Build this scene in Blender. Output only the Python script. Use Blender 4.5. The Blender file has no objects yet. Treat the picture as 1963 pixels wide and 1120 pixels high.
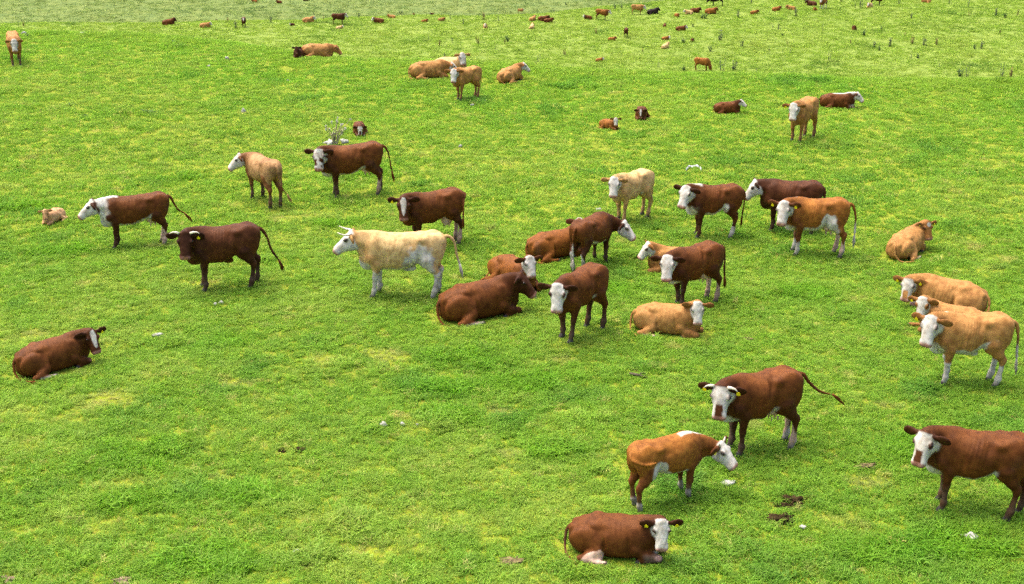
import bpy, math, random
import numpy as np
from mathutils import Vector, Matrix

# ------------------------------------------------------------------ camera, sky, sun, exposure
SC = bpy.context.scene
COL = SC.collection
R = math.radians
CAM_H, PITCH, FPX, IW, IH = 11.0, R(20.0), 2700.0, 1963.0, 1120.0

cam_data = bpy.data.cameras.new('camera')
cam_data.lens = 36.0 * FPX / IW
cam_data.sensor_width = 36.0
cam_data.clip_start = 0.1
cam_data.clip_end = 9000.0
cam = bpy.data.objects.new('camera', cam_data)
cam.location = (0, 0, CAM_H)
cam.rotation_euler = (R(90) - PITCH, 0, 0)
COL.objects.link(cam)
SC.camera = cam

SUN_EL, SUN_AZ = R(68), R(-60)          # azimuth measured from +Y (away from camera) towards +X
world = bpy.data.worlds.new('World')
SC.world = world
world.use_nodes = True
wn, wl = world.node_tree.nodes, world.node_tree.links
wn.clear()
wo = wn.new('ShaderNodeOutputWorld')
wb = wn.new('ShaderNodeBackground')
ws = wn.new('ShaderNodeTexSky')
ws.sky_type = 'NISHITA'
ws.sun_disc = False
ws.sun_elevation = SUN_EL
ws.sun_rotation = SUN_AZ
ws.altitude = 100
ws.air_density = 0.8
ws.dust_density = 6.0
ws.ozone_density = 0.6
wb.inputs['Strength'].default_value = 0.15
wl.new(ws.outputs[0], wb.inputs['Color'])
wl.new(wb.outputs[0], wo.inputs['Surface'])

sun_data = bpy.data.lights.new('sun', 'SUN')
sun_data.energy = 1.4
sun_data.angle = R(60)
sun_data.color = (1.0, 0.95, 0.86)
sun = bpy.data.objects.new('sun', sun_data)
COL.objects.link(sun)
sd = Vector((math.sin(SUN_AZ) * math.cos(SUN_EL), math.cos(SUN_AZ) * math.cos(SUN_EL), math.sin(SUN_EL)))
sun.rotation_euler = sd.to_track_quat('Z', 'Y').to_euler()
sun.location = sd * 300

SC.view_settings.view_transform = 'Standard'
SC.view_settings.look = 'None'
SC.view_settings.exposure = 1.55
SC.view_settings.gamma = 1.0
SC.view_settings.use_curve_mapping = False
SC.cycles.use_denoising = False
SC.cycles.max_bounces = 6
SC.cycles.diffuse_bounces = 2
SC.cycles.transmission_bounces = 2
SC.cycles.glossy_bounces = 1
SC.cycles.adaptive_threshold = 0.03

# ------------------------------------------------------------------ noise and terrain
def _hash(ix, iy, iz, seed):
    h = (ix.astype(np.int64) * 374761393 + iy.astype(np.int64) * 668265263 + iz.astype(np.int64) * 2147483647 + seed * 974634777) & 0xFFFFFFFF
    h = ((h ^ (h >> 13)) * 1274126177) & 0xFFFFFFFF
    h = ((h ^ (h >> 16)) * 2246822519) & 0xFFFFFFFF
    h = h ^ (h >> 15)
    return (h & 0xFFFFFF) / float(0xFFFFFF)

def noise3(x, y, z, seed=0):
    """value noise in -1..1"""
    x, y, z = np.broadcast_arrays(np.asarray(x, float), np.asarray(y, float), np.asarray(z, float))
    ix, iy, iz = np.floor(x), np.floor(y), np.floor(z)
    fx, fy, fz = x - ix, y - iy, z - iz
    u, v, w = (f * f * (3 - 2 * f) for f in (fx, fy, fz))
    r = 0
    for a in (0, 1):
        for b in (0, 1):
            for c in (0, 1):
                r = r + _hash(ix + a, iy + b, iz + c, seed) * (u if a else 1 - u) * (v if b else 1 - v) * (w if c else 1 - w)
    return r * 2 - 1

def noise2(x, y, seed=0):
    return noise3(x, y, 0.37, seed)

def fbm2(x, y, seed=0, n=3):
    r, a = 0, 1.0
    for k in range(n):
        r = r + a * noise2(np.asarray(x) * 2 ** k, np.asarray(y) * 2 ** k, seed + k)
        a *= 0.5
    return r / 1.75

def sstep(a, b, x):
    t = np.clip((np.asarray(x, float) - a) / (b - a), 0, 1)
    return t * t * (3 - 2 * t)

def softplus(t, s):
    return s * np.logaddexp(0, np.asarray(t, float) / s)

# brow of the near hill, brow of the valley pasture (x -> distance where the ground starts to fall)
C1X, C1D = [-80, -40, -24, -17, -8, 0, 9, 20, 50, 90], [86, 74, 67.4, 65.8, 61.6, 57.5, 56.5, 55.5, 57, 62]
C2X, C2D = [-200, -69, -34, 1.4, 33, 70, 140], [186, 193, 196, 202, 218, 250, 310]
Z1, Z2 = -20.0, -49.0

def crest1(x):
    return np.interp(x, C1X, C1D)

def crest2(x):
    return np.interp(x, C2X, C2D)

def height(x, y):
    x = np.asarray(x, float); y = np.asarray(y, float)
    z = 0.16 * noise2(x / 8.0, y / 8.0, 11) + 0.05 * noise2(x / 2.3, y / 2.3, 12) + 0.035 * noise2(x / 0.8, y / 0.8, 13)
    c1 = crest1(x) + 1.2 * noise2(x / 7.0, 0.0, 15)
    fall = softplus((y - c1) * 0.42, 0.3)
    z1 = -Z1 - fall
    z = z + Z1 + softplus(z1, 1.5)
    far = sstep(20, 60, y - c1)
    z = z + far * (0.5 * noise2(x / 35.0, y / 35.0, 14) + 0.22 * noise2(x / 6.0, y / 6.0, 16))
    c2 = crest2(x) + 2.5 * noise2(x / 16.0, 3.0, 17)
    fall2 = softplus((y - c2) * 0.34, 0.5)
    fl = (Z1 - Z2)
    z = z - (fl - softplus(fl - fall2, 2.0))
    return z

def pix(px, py):
    """where the sight line through a photograph point meets the terrain"""
    d = Vector(((px - IW / 2) / FPX, (IH / 2 - py) / FPX, -1.0))
    d = Matrix.Rotation(R(90) - PITCH, 3, 'X') @ d
    t = np.concatenate([np.arange(8, 110, 0.1), np.arange(110, 900, 0.4)])
    z = CAM_H + d.z * t
    h = height(d.x * t, d.y * t)
    k = int(np.argmax(z < h))
    t0, t1 = t[k - 1], t[k]
    for _ in range(20):
        tm = 0.5 * (t0 + t1)
        if CAM_H + d.z * tm < float(height(d.x * tm, d.y * tm)):
            t1 = tm
        else:
            t0 = tm
    return Vector((d.x * t1, d.y * t1, float(height(d.x * t1, d.y * t1))))

# ------------------------------------------------------------------ small helpers
def tag(o, label=None, cat=None, group=None, kind=None):
    if label: o['label'] = label
    if cat: o['category'] = cat
    if group: o['group'] = group
    if kind: o['kind'] = kind
    return o

def new_mesh(name, verts, faces, mat=None, smooth=True):
    me = bpy.data.meshes.new(name)
    me.from_pydata([tuple(v) for v in verts] if not isinstance(verts, np.ndarray) else verts.tolist(), [], faces if not isinstance(faces, np.ndarray) else faces.tolist())
    if smooth:
        me.polygons.foreach_set('use_smooth', np.ones(len(me.polygons), bool))
    if mat: me.materials.append(mat)
    me.update()
    return me

def fast_quads(name, V, Q, mat=None, smooth=True):
    """mesh from numpy arrays of vertices and quads"""
    me = bpy.data.meshes.new(name)
    me.vertices.add(len(V)); me.vertices.foreach_set('co', np.ascontiguousarray(V, np.float32).ravel())
    me.loops.add(Q.size); me.loops.foreach_set('vertex_index', np.ascontiguousarray(Q, np.int32).ravel())
    n = Q.shape[1]
    me.polygons.add(len(Q)); me.polygons.foreach_set('loop_start', np.arange(0, Q.size, n, dtype=np.int32))
    me.update(calc_edges=True)
    if smooth:
        me.polygons.foreach_set('use_smooth', np.ones(len(Q), bool))
    if mat: me.materials.append(mat)
    me.validate()
    return me

def add_obj(name, me, parent=None):
    o = bpy.data.objects.new(name, me)
    COL.objects.link(o)
    if parent: o.parent = parent
    return o

def set_color(me, cols, name='coat'):
    a = me.color_attributes.new(name, 'FLOAT_COLOR', 'POINT')
    c = np.ones((len(cols), 4), np.float32); c[:, :3] = cols
    a.data.foreach_set('color', c.ravel())

def tube(pts, rads, seg=8, cap=True):
    """tapered tube along a polyline -> verts, faces"""
    P = [Vector(p) for p in pts]
    V, F = [], []
    up = Vector((0, 0, 1))
    prev = None
    for i, p in enumerate(P):
        t = (P[min(i + 1, len(P) - 1)] - P[max(i - 1, 0)]).normalized()
        if prev is None:
            ref = up if abs(t.z) < 0.9 else Vector((1, 0, 0))
            a = t.cross(ref).normalized()
        else:
            a = (prev - t * prev.dot(t)).normalized()
        prev = a
        b = t.cross(a)
        for k in range(seg):
            an = 2 * math.pi * k / seg
            V.append(p + (a * math.cos(an) + b * math.sin(an)) * rads[i])
    for i in range(len(P) - 1):
        for k in range(seg):
            k2 = (k + 1) % seg
            F.append((i * seg + k, i * seg + k2, (i + 1) * seg + k2, (i + 1) * seg + k))
    if cap:
        F.append(tuple(range(seg))[::-1]); F.append(tuple(range((len(P) - 1) * seg, len(P) * seg)))
    return V, F

# ------------------------------------------------------------------ material helper
class NT:
    def __init__(self, name):
        self.mat = bpy.data.materials.new(name)
        self.mat.use_nodes = True
        self.n, self.l = self.mat.node_tree.nodes, self.mat.node_tree.links
        self.n.clear()
        self.out = self.n.new('ShaderNodeOutputMaterial')
    def add(self, t, **kw):
        nd = self.n.new(t)
        for k, v in kw.items():
            if k in nd.inputs: nd.inputs[k].default_value = v
            else: setattr(nd, k, v)
        return nd
    def link(self, a, b): self.l.new(a, b)
    def mix(self, f, a, b, blend='MIX'):
        m = self.n.new('ShaderNodeMix'); m.data_type = 'RGBA'; m.blend_type = blend
        for s, v in ((m.inputs[0], f), (m.inputs[6], a), (m.inputs[7], b)):
            if hasattr(v, 'is_output'): self.l.new(v, s)
            else: s.default_value = v
        return m.outputs[2]
    def noise(self, vec, scale, detail=3, rough=0.55):
        n = self.n.new('ShaderNodeTexNoise'); n.inputs['Scale'].default_value = scale
        n.inputs['Detail'].default_value = detail; n.inputs['Roughness'].default_value = rough
        self.l.new(vec, n.inputs['Vector']); return n.outputs['Fac']
    def ramp(self, f, a, b):
        m = self.n.new('ShaderNodeMapRange'); m.inputs[1].default_value = a; m.inputs[2].default_value = b
        m.interpolation_type = 'SMOOTHSTEP'; self.l.new(f, m.inputs[0]); return m.outputs[0]

def C(r, g, b): return (r, g, b, 1.0)

def coat_material():
    t = NT('coat')
    at = t.add('ShaderNodeAttribute', attribute_name='coat')
    co = t.add('ShaderNodeTexCoord')
    n1 = t.noise(co.outputs['Object'], 9, 4)
    mp = t.add('ShaderNodeMapping'); mp.inputs['Scale'].default_value = (1.0, 1.0, 0.35); t.link(co.outputs['Object'], mp.inputs['Vector'])
    n2 = t.noise(mp.outputs['Vector'], 55, 4, 0.7)
    c = t.mix(t.ramp(n1, 0.35, 0.7), at.outputs['Color'], C(0.68, 0.62, 0.56), 'MULTIPLY')
    c2 = t.mix(t.ramp(n2, 0.3, 0.75), c, C(1.12, 1.11, 1.1), 'MULTIPLY')
    b = t.add('ShaderNodeBsdfPrincipled', Roughness=0.6)
    b.inputs['Specular IOR Level'].default_value = 0.10
    t.link(c2, b.inputs['Base Color'])
    bp = t.add('ShaderNodeBump', Strength=0.3, Distance=0.012)
    t.link(n2, bp.inputs['Height']); t.link(bp.outputs[0], b.inputs['Normal'])
    t.link(b.outputs[0], t.out.inputs['Surface'])
    return t.mat

def plain(name, col, rough=0.6, var=0.3, scale=30, spec=0.3, bump=0.0):
    t = NT(name)
    co = t.add('ShaderNodeTexCoord')
    n = t.noise(co.outputs['Object'], scale, 4, 0.6)
    c = t.mix(t.ramp(n, 0.3, 0.7), C(*[x * (1 - var) for x in col]), C(*[min(1, x * (1 + var)) for x in col]))
    b = t.add('ShaderNodeBsdfPrincipled', Roughness=rough)
    b.inputs['Specular IOR Level'].default_value = spec
    t.link(c, b.inputs['Base Color'])
    if bump:
        bp = t.add('ShaderNodeBump', Strength=bump, Distance=0.02)
        t.link(n, bp.inputs['Height']); t.link(bp.outputs[0], b.inputs['Normal'])
    t.link(b.outputs[0], t.out.inputs['Surface'])
    return t.mat

M_COAT = coat_material()
M_EYE = plain('eye', (0.012, 0.008, 0.006), 0.15, 0.1, 20, 0.5)
M_HORN = plain('horn', (0.62, 0.55, 0.42), 0.4, 0.25, 25, 0.4)
M_HOOF = plain('hoof', (0.05, 0.042, 0.035), 0.6, 0.3, 40)
M_TAG = plain('ear_tag', (0.85, 0.68, 0.01), 0.4, 0.08, 20, 0.4)

# ------------------------------------------------------------------ the setting: one sheet of ground with its two brows
def zone(x, y):
    """0 near hill, 1 valley pasture, 2 field beyond"""
    return sstep(3, 9, y - crest1(x)) + sstep(-2, 5, y - crest2(x) + 3 * noise2(np.asarray(x) / 9.0, np.asarray(y) / 9.0, 33))

rows = np.concatenate([np.arange(-30, 12, 2.0), np.arange(12, 76, 0.3), np.arange(76, 150, 1.5), np.arange(150, 270, 0.8), np.geomspace(270, 4000, 70)])
cols = np.linspace(-1, 1, 281)
GY, GU = np.meshgrid(rows, cols, indexing='ij')
GX = GU * (np.maximum(GY, 0) * 0.62 + 14)
GZ = height(GX, GY)
nr, nc = GX.shape
GV = np.stack([GX, GY, GZ], -1).reshape(-1, 3)
ii = np.arange(nr * nc).reshape(nr, nc)
GQ = np.stack([ii[:-1, :-1], ii[:-1, 1:], ii[1:, 1:], ii[1:, :-1]], -1).reshape(-1, 4)

def ground_material():
    t = NT('pasture_ground')
    geo = t.add('ShaderNodeNewGeometry'); P = geo.outputs['Position']
    at = t.add('ShaderNodeAttribute', attribute_name='zone')
    big, mid, fine = t.noise(P, 0.35, 4), t.noise(P, 2.2, 5, 0.65), t.noise(P, 14, 5, 0.7)
    near = t.mix(t.ramp(mid, 0.35, 0.65), C(0.12, 0.20, 0.008), C(0.20, 0.26, 0.012))
    near = t.mix(t.ramp(fine, 0.35, 0.7), near, C(0.20, 0.19, 0.03))
    far = t.mix(t.ramp(t.noise(P, 0.6, 6, 0.7), 0.35, 0.65), C(0.125, 0.185, 0.026), C(0.18, 0.235, 0.04))
    last = t.mix(t.ramp(t.noise(P, 0.25, 6, 0.7), 0.35, 0.65), C(0.10, 0.145, 0.036), C(0.14, 0.175, 0.042))  # farthest field: duller pasture, with slight haze mixed into its colour
    sep = t.add('ShaderNodeSeparateColor'); t.link(at.outputs['Color'], sep.inputs[0])
    c = t.mix(sep.outputs[0], near, far)
    c = t.mix(sep.outputs[1], c, last)
    b = t.add('ShaderNodeBsdfPrincipled', Roughness=0.95)
    b.inputs['Specular IOR Level'].default_value = 0.1
    t.link(c, b.inputs['Base Color'])
    bp = t.add('ShaderNodeBump', Strength=0.7, Distance=0.06)
    t.link(fine, bp.inputs['Height']); t.link(bp.outputs[0], b.inputs['Normal'])
    t.link(b.outputs[0], t.out.inputs['Surface'])
    return t.mat

me = fast_quads('ground', GV, GQ, ground_material())
zn = zone(GV[:, 0], GV[:, 1])
zc = np.zeros((len(GV), 3)); zc[:, 0] = np.clip(zn, 0, 1); zc[:, 1] = np.clip(zn - 1, 0, 1)
set_color(me, zc, 'zone')
tag(add_obj('ground', me), 'rolling green pasture falling away behind a low brow', kind='structure')

# ------------------------------------------------------------------ grass
def grass_material():
    t = NT('grass')
    ic = t.add('ShaderNodeAttribute', attribute_name='tint'); ic.attribute_type = 'INSTANCER'
    bl = t.add('ShaderNodeAttribute', attribute_name='blade')
    sep = t.add('ShaderNodeSeparateColor'); t.link(bl.outputs['Color'], sep.inputs[0])
    c = t.mix(1.0, ic.outputs['Color'], bl.outputs['Color'], 'MULTIPLY')
    d = t.add('ShaderNodeBsdfDiffuse'); tr = t.add('ShaderNodeBsdfTranslucent'); gl = t.add('ShaderNodeBsdfGlossy', Roughness=0.5)
    t.link(c, d.inputs['Color']); t.link(c, tr.inputs['Color'])
    gl.inputs['Color'].default_value = (0.9, 0.95, 0.8, 1)
    m = t.add('ShaderNodeMixShader'); m.inputs[0].default_value = 0.5
    t.link(d.outputs[0], m.inputs[1]); t.link(tr.outputs[0], m.inputs[2])
    m2 = t.add('ShaderNodeMixShader'); m2.inputs[0].default_value = 0.012
    t.link(m.outputs[0], m2.inputs[1]); t.link(gl.outputs[0], m2.inputs[2])
    t.link(m2.outputs[0], t.out.inputs['Surface'])
    return t.mat

M_GRASS = grass_material()

def grass_clump(seed, n, rad, hmin, hmax, wid, lean):
    rnd = random.Random(seed)
    V, F, cc = [], [], []
    comb = rnd.uniform(0, 6.2832)
    for k in range(n):
        a = rnd.uniform(0, 6.2832); r = rad * math.sqrt(rnd.random())
        x, y = r * math.cos(a), r * math.sin(a)
        hh = rnd.uniform(hmin, hmax); fa = comb + rnd.gauss(0, 0.9)
        ln = rnd.uniform(0.15, lean) * hh
        dx, dy = math.cos(fa), math.sin(fa)
        wx, wy = -dy * wid * rnd.uniform(0.6, 1.2), dx * wid * rnd.uniform(0.6, 1.2)
        o = len(V)
        V += [(x - wx, y - wy, -0.02), (x + wx, y + wy, -0.02),
              (x + dx * ln * 0.35 - wx * 0.8, y + dy * ln * 0.35 - wy * 0.8, hh * 0.6), (x + dx * ln * 0.35 + wx * 0.8, y + dy * ln * 0.35 + wy * 0.8, hh * 0.6),
              (x + dx * ln, y + dy * ln, hh * (0.95 if ln < hh * 0.7 else 0.72))]
        F += [(o, o + 1, o + 3, o + 2), (o + 2, o + 3, o + 4)]
        q = rnd.random()
        b = rnd.uniform(0.86, 1.14)
        c = (b * 1.18, b * 1.04, b * 1.3) if q < 0.13 else ((b * 0.85, b * 0.98, b * 0.9) if q < 0.42 else (b, b, b))
        cc += [c] * 5
    me = new_mesh('grass_clump', V, F, M_GRASS, False)
    set_color(me, np.array(cc), 'blade')
    return bpy.data.objects.new('grass_clump', me)

def lib(name, objs):
    c = bpy.data.collections.new(name)
    for o in objs: c.objects.link(o)
    return c

NEAR_LIB = lib('grass_near', [grass_clump(100 + k, 30, 0.10, 0.025, 0.075 + 0.02 * (k % 3), 0.0068, 1.8) for k in range(8)])
MID_LIB = lib('grass_mid', [grass_clump(200 + k, 28, 0.16, 0.03, 0.085 + 0.02 * (k % 3), 0.011, 1.8) for k in range(8)])
FAR_LIB = lib('grass_far', [grass_clump(300 + k, 26, 0.5, 0.05, 0.17 + 0.03 * (k % 3), 0.03, 1.9) for k in range(8)])

DRY = [(200, 768, 0.42), (212, 760, 0.3), (742, 682, 0.35), (450, 735, 0.3), (1080, 690, 0.2), (1665, 925, 0.3), (540, 418, 0.25), (350, 470, 0.3), (955, 790, 0.22), (1240, 345, 0.2),
       (430, 920, 0.2), (1700, 780, 0.25), (690, 1060, 0.2), (980, 870, 0.25), (620, 690, 0.3), (70, 640, 0.2)]
LUSH = [(255, 870, 0.7), (250, 965, 0.5), (480, 945, 0.6), (420, 1080, 0.7), (890, 690, 0.6), (1010, 735, 0.6), (870, 745, 0.5), (60, 395, 0.6), (440, 655, 0.5), (1840, 1050, 0.6), (1690, 1060, 0.5), (1550, 560, 0.6),
        (1180, 560, 0.5), (700, 330, 0.8), (640, 430, 0.6), (1400, 760, 0.5), (850, 800, 0.5), (1060, 860, 0.5), (1780, 860, 0.6), (130, 480, 0.6), (340, 340, 0.6)]
_dry = np.array([(*pix(a, b).xy, r) for a, b, r in DRY])
_lush = np.array([(*pix(a, b).xy, r) for a, b, r in LUSH])

BARE = []            # x, y, radii, angle, how much of the grass height is left there

def blobs(x, y, B):
    m = np.zeros(len(x))
    wob = 0.45 * noise2(x * 3.1, y * 3.1, 71)
    for bx, by, r in B:
        d = np.sqrt(((x - bx) / 1.5) ** 2 + (y - by) ** 2) / r + wob
        m = np.maximum(m, sstep(1.25, 0.4, d))
    return m

def grass_points(name, n, d0, d1, spread, library, size, which, label):
    rng = np.random.default_rng(hash(name) % 1 + {'near': 1, 'mid': 2, 'far': 3, 'last': 4}[which])
    # uniform over the wedge in front of the camera
    u = rng.random(n)
    hw = lambda d: d * 0.44 + spread
    a, b = 0.44 / 2, spread
    A0, A1 = a * d0 * d0 + b * d0, a * d1 * d1 + b * d1
    A = A0 + u * (A1 - A0)
    d = (-b + np.sqrt(b * b + 4 * a * A)) / (2 * a)
    x = rng.uniform(-1, 1, n) * hw(d)
    y = d
    if which in ('near', 'mid'):
        keep = (y - crest1(x)) < 9
        if which == 'near': keep &= rng.random(n) < sstep(d1, d1 - 8, y)
        else: keep &= rng.random(n) < sstep(d0, d0 + 8, y)
    elif which == 'far':
        keep = ((y - crest1(x)) > 60) & ((y - crest2(x)) < 12)
    else:
        keep = (y - crest2(x)) > 60
    x, y = x[keep], y[keep]
    n = len(x)
    z = height(x, y)
    L1, L2, L3 = fbm2(x / 5.0, y / 5.0, 41), fbm2(x / 1.3, y / 1.3, 45), noise2(x / 0.38, y / 0.38, 49)
    if which in ('far', 'last'):
        L1, L2, L3 = fbm2(x / 30.0, y / 30.0, 41), fbm2(x / 6, y / 6, 45), noise2(x / 2.0, y / 2.0, 49)
    green, yell, deep, straw = np.array((0.225, 0.388, 0.034)), np.array((0.325, 0.440, 0.060)), np.array((0.132, 0.290, 0.030)), np.array((0.62, 0.50, 0.16))
    if which == 'far': green, yell, deep = np.array((0.250, 0.375, 0.036)), np.array((0.315, 0.41, 0.055)), np.array((0.155, 0.26, 0.035))
    if which == 'last': green, yell, deep = np.array((0.205, 0.285, 0.066)), np.array((0.25, 0.31, 0.07)), np.array((0.16, 0.24, 0.064))  # own dull green plus slight distance haze, both put into the tint
    ym = sstep(-0.15, 0.6, 0.45 * L1 + 0.6 * L2 + 0.35 * L3)[:, None]
    if which == 'far': L2 = L2 + 0.35 * noise2(x / 1.1, y / 1.1, 91)
    dm = sstep(0.10, 0.65, -0.3 * L1 - 0.75 * L2 + 0.25 * noise2(x / 0.7, y / 0.7, 53))[:, None]
    col = green * (1 - ym) + yell * ym
    col = col * (1 - dm) + deep * dm
    sm = (0.5 * sstep(0.62, 0.9, noise2(x / 0.55, y / 0.55, 57) + 0.3 * L2) + 0.5 * (rng.random(n) < 0.03))[:, None]
    if which in ('far', 'last'): sm = sm * 0.3
    col = col * (1 - sm) + straw * sm
    mo = (0.34 * sstep(0.25, 0.75, noise2(x / 0.62 + 3, y / 0.45, 97) + 0.4 * L2))[:, None] * (1.0 if which in ('near', 'mid') else 0.4)
    col = col * (1 - mo) + deep * np.array((1.1, 1.02, 1.0)) * mo
    pa = (0.22 * sstep(0.35, 0.8, noise2(x / 0.8 + 9, y / 0.55, 98) + 0.35 * L1))[:, None] * (1.0 if which in ('near', 'mid') else 0.4)
    col = col * (1 - pa) + np.array((0.42, 0.47, 0.09)) * pa
    scl = size * (0.70 + 0.45 * rng.random(n)) * (1.0 + 0.45 * dm[:, 0] - 0.35 * sstep(0.1, 0.8, L3) + 0.55 * sstep(0.35, 0.8, L2) + 0.7 * sstep(0.55, 0.85, noise2(x / 0.5, y / 0.5, 63)))
    if which in ('near', 'mid'):
        dr, lu = blobs(x, y, _dry), blobs(x, y, _lush)
        col = col * (1 - 0.4 * dr[:, None]) + np.array((0.60, 0.49, 0.19)) * 0.4 * dr[:, None]
        col = col * (1 - 0.7 * lu[:, None]) + np.array((0.15, 0.34, 0.012)) * 0.7 * lu[:, None]
        scl = scl * (1 - 0.45 * dr + 0.45 * lu)
        if BARE is not None:
            m = np.ones(n)
            for bx, by, ra, rb, ang, keepf in BARE:
                near_ = (np.abs(x - bx) < 2) & (np.abs(y - by) < 2)
                ca, sa = math.cos(ang), math.sin(ang)
                u_, v_ = (x - bx) * ca + (y - by) * sa, -(x - bx) * sa + (y - by) * ca
                q = np.sqrt((u_ / ra) ** 2 + (v_ / rb) ** 2)
                m = np.where(near_, np.minimum(m, keepf + (1 - keepf) * sstep(0.85, 1.15, q)), m)
            scl = scl * m
    # distance: the brow of the hill carries the greenest grass
    if which in ('near', 'mid'):
        scl = scl * (1 + 0.7 * sstep(-5, 1, y - crest1(x)) * rng.random(n))
        br = (0.5 * sstep(-16, -2, y - crest1(x)) * sstep(8, 0, y - crest1(x)))[:, None]
        col = col * (1 - br) + col * np.array((0.92, 1.08, 0.8)) * br
    if which == 'mid':
        tr = (0.55 * sstep(-9, 3, y - crest1(x) + 5 * noise2(x / 3.0, y / 3.0, 81)))[:, None]
        col = col * (1 - tr) + np.array((0.27, 0.385, 0.036)) * tr
    col = col * rng.uniform(0.76, 1.2, (n, 1))
    me = bpy.data.meshes.new(name)
    me.vertices.add(n)
    me.vertices.foreach_set('co', np.stack([x, y, z], 1).astype(np.float32).ravel())
    def att(nm, ty, key, v):
        at = me.attributes.new(nm, ty, 'POINT'); at.data.foreach_set(key, np.ascontiguousarray(v).ravel())
    rot = np.stack([rng.normal(0, 0.10, n), rng.normal(0, 0.10, n), rng.uniform(0, 6.2832, n)], 1).astype(np.float32)
    att('rot', 'FLOAT_VECTOR', 'vector', rot)
    att('scl', 'FLOAT', 'value', scl.astype(np.float32))
    att('pick', 'INT', 'value', rng.integers(0, 8, n).astype(np.int32))
    c4 = np.ones((n, 4), np.float32); c4[:, :3] = col
    att('tint', 'FLOAT_COLOR', 'color', c4)
    o = add_obj(name, me)
    ng = bpy.data.node_groups.new(name, 'GeometryNodeTree')
    ng.interface.new_socket('Geometry', in_out='INPUT', socket_type='NodeSocketGeometry')
    ng.interface.new_socket('Geometry', in_out='OUTPUT', socket_type='NodeSocketGeometry')
    N, Lk = ng.nodes, ng.links
    gi, go = N.new('NodeGroupInput'), N.new('NodeGroupOutput')
    ip = N.new('GeometryNodeInstanceOnPoints')
    ci = N.new('GeometryNodeCollectionInfo'); ci.inputs['Collection'].default_value = library
    ci.inputs['Separate Children'].default_value = True; ci.inputs['Reset Children'].default_value = True
    def na(nm, ty):
        q = N.new('GeometryNodeInputNamedAttribute'); q.data_type = ty; q.inputs['Name'].default_value = nm
        return q.outputs['Attribute']
    er = N.new('FunctionNodeEulerToRotation')
    Lk.new(na('rot', 'FLOAT_VECTOR'), er.inputs[0])
    Lk.new(gi.outputs[0], ip.inputs['Points']); Lk.new(ci.outputs[0], ip.inputs['Instance'])
    ip.inputs['Pick Instance'].default_value = True
    Lk.new(na('pick', 'INT'), ip.inputs['Instance Index']); Lk.new(er.outputs[0], ip.inputs['Rotation'])
    Lk.new(na('scl', 'FLOAT'), ip.inputs['Scale'])
    Lk.new(ip.outputs[0], go.inputs[0])
    md = o.modifiers.new('scatter', 'NODES'); md.node_group = ng
    tag(o, label, kind='stuff')
    return o


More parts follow.
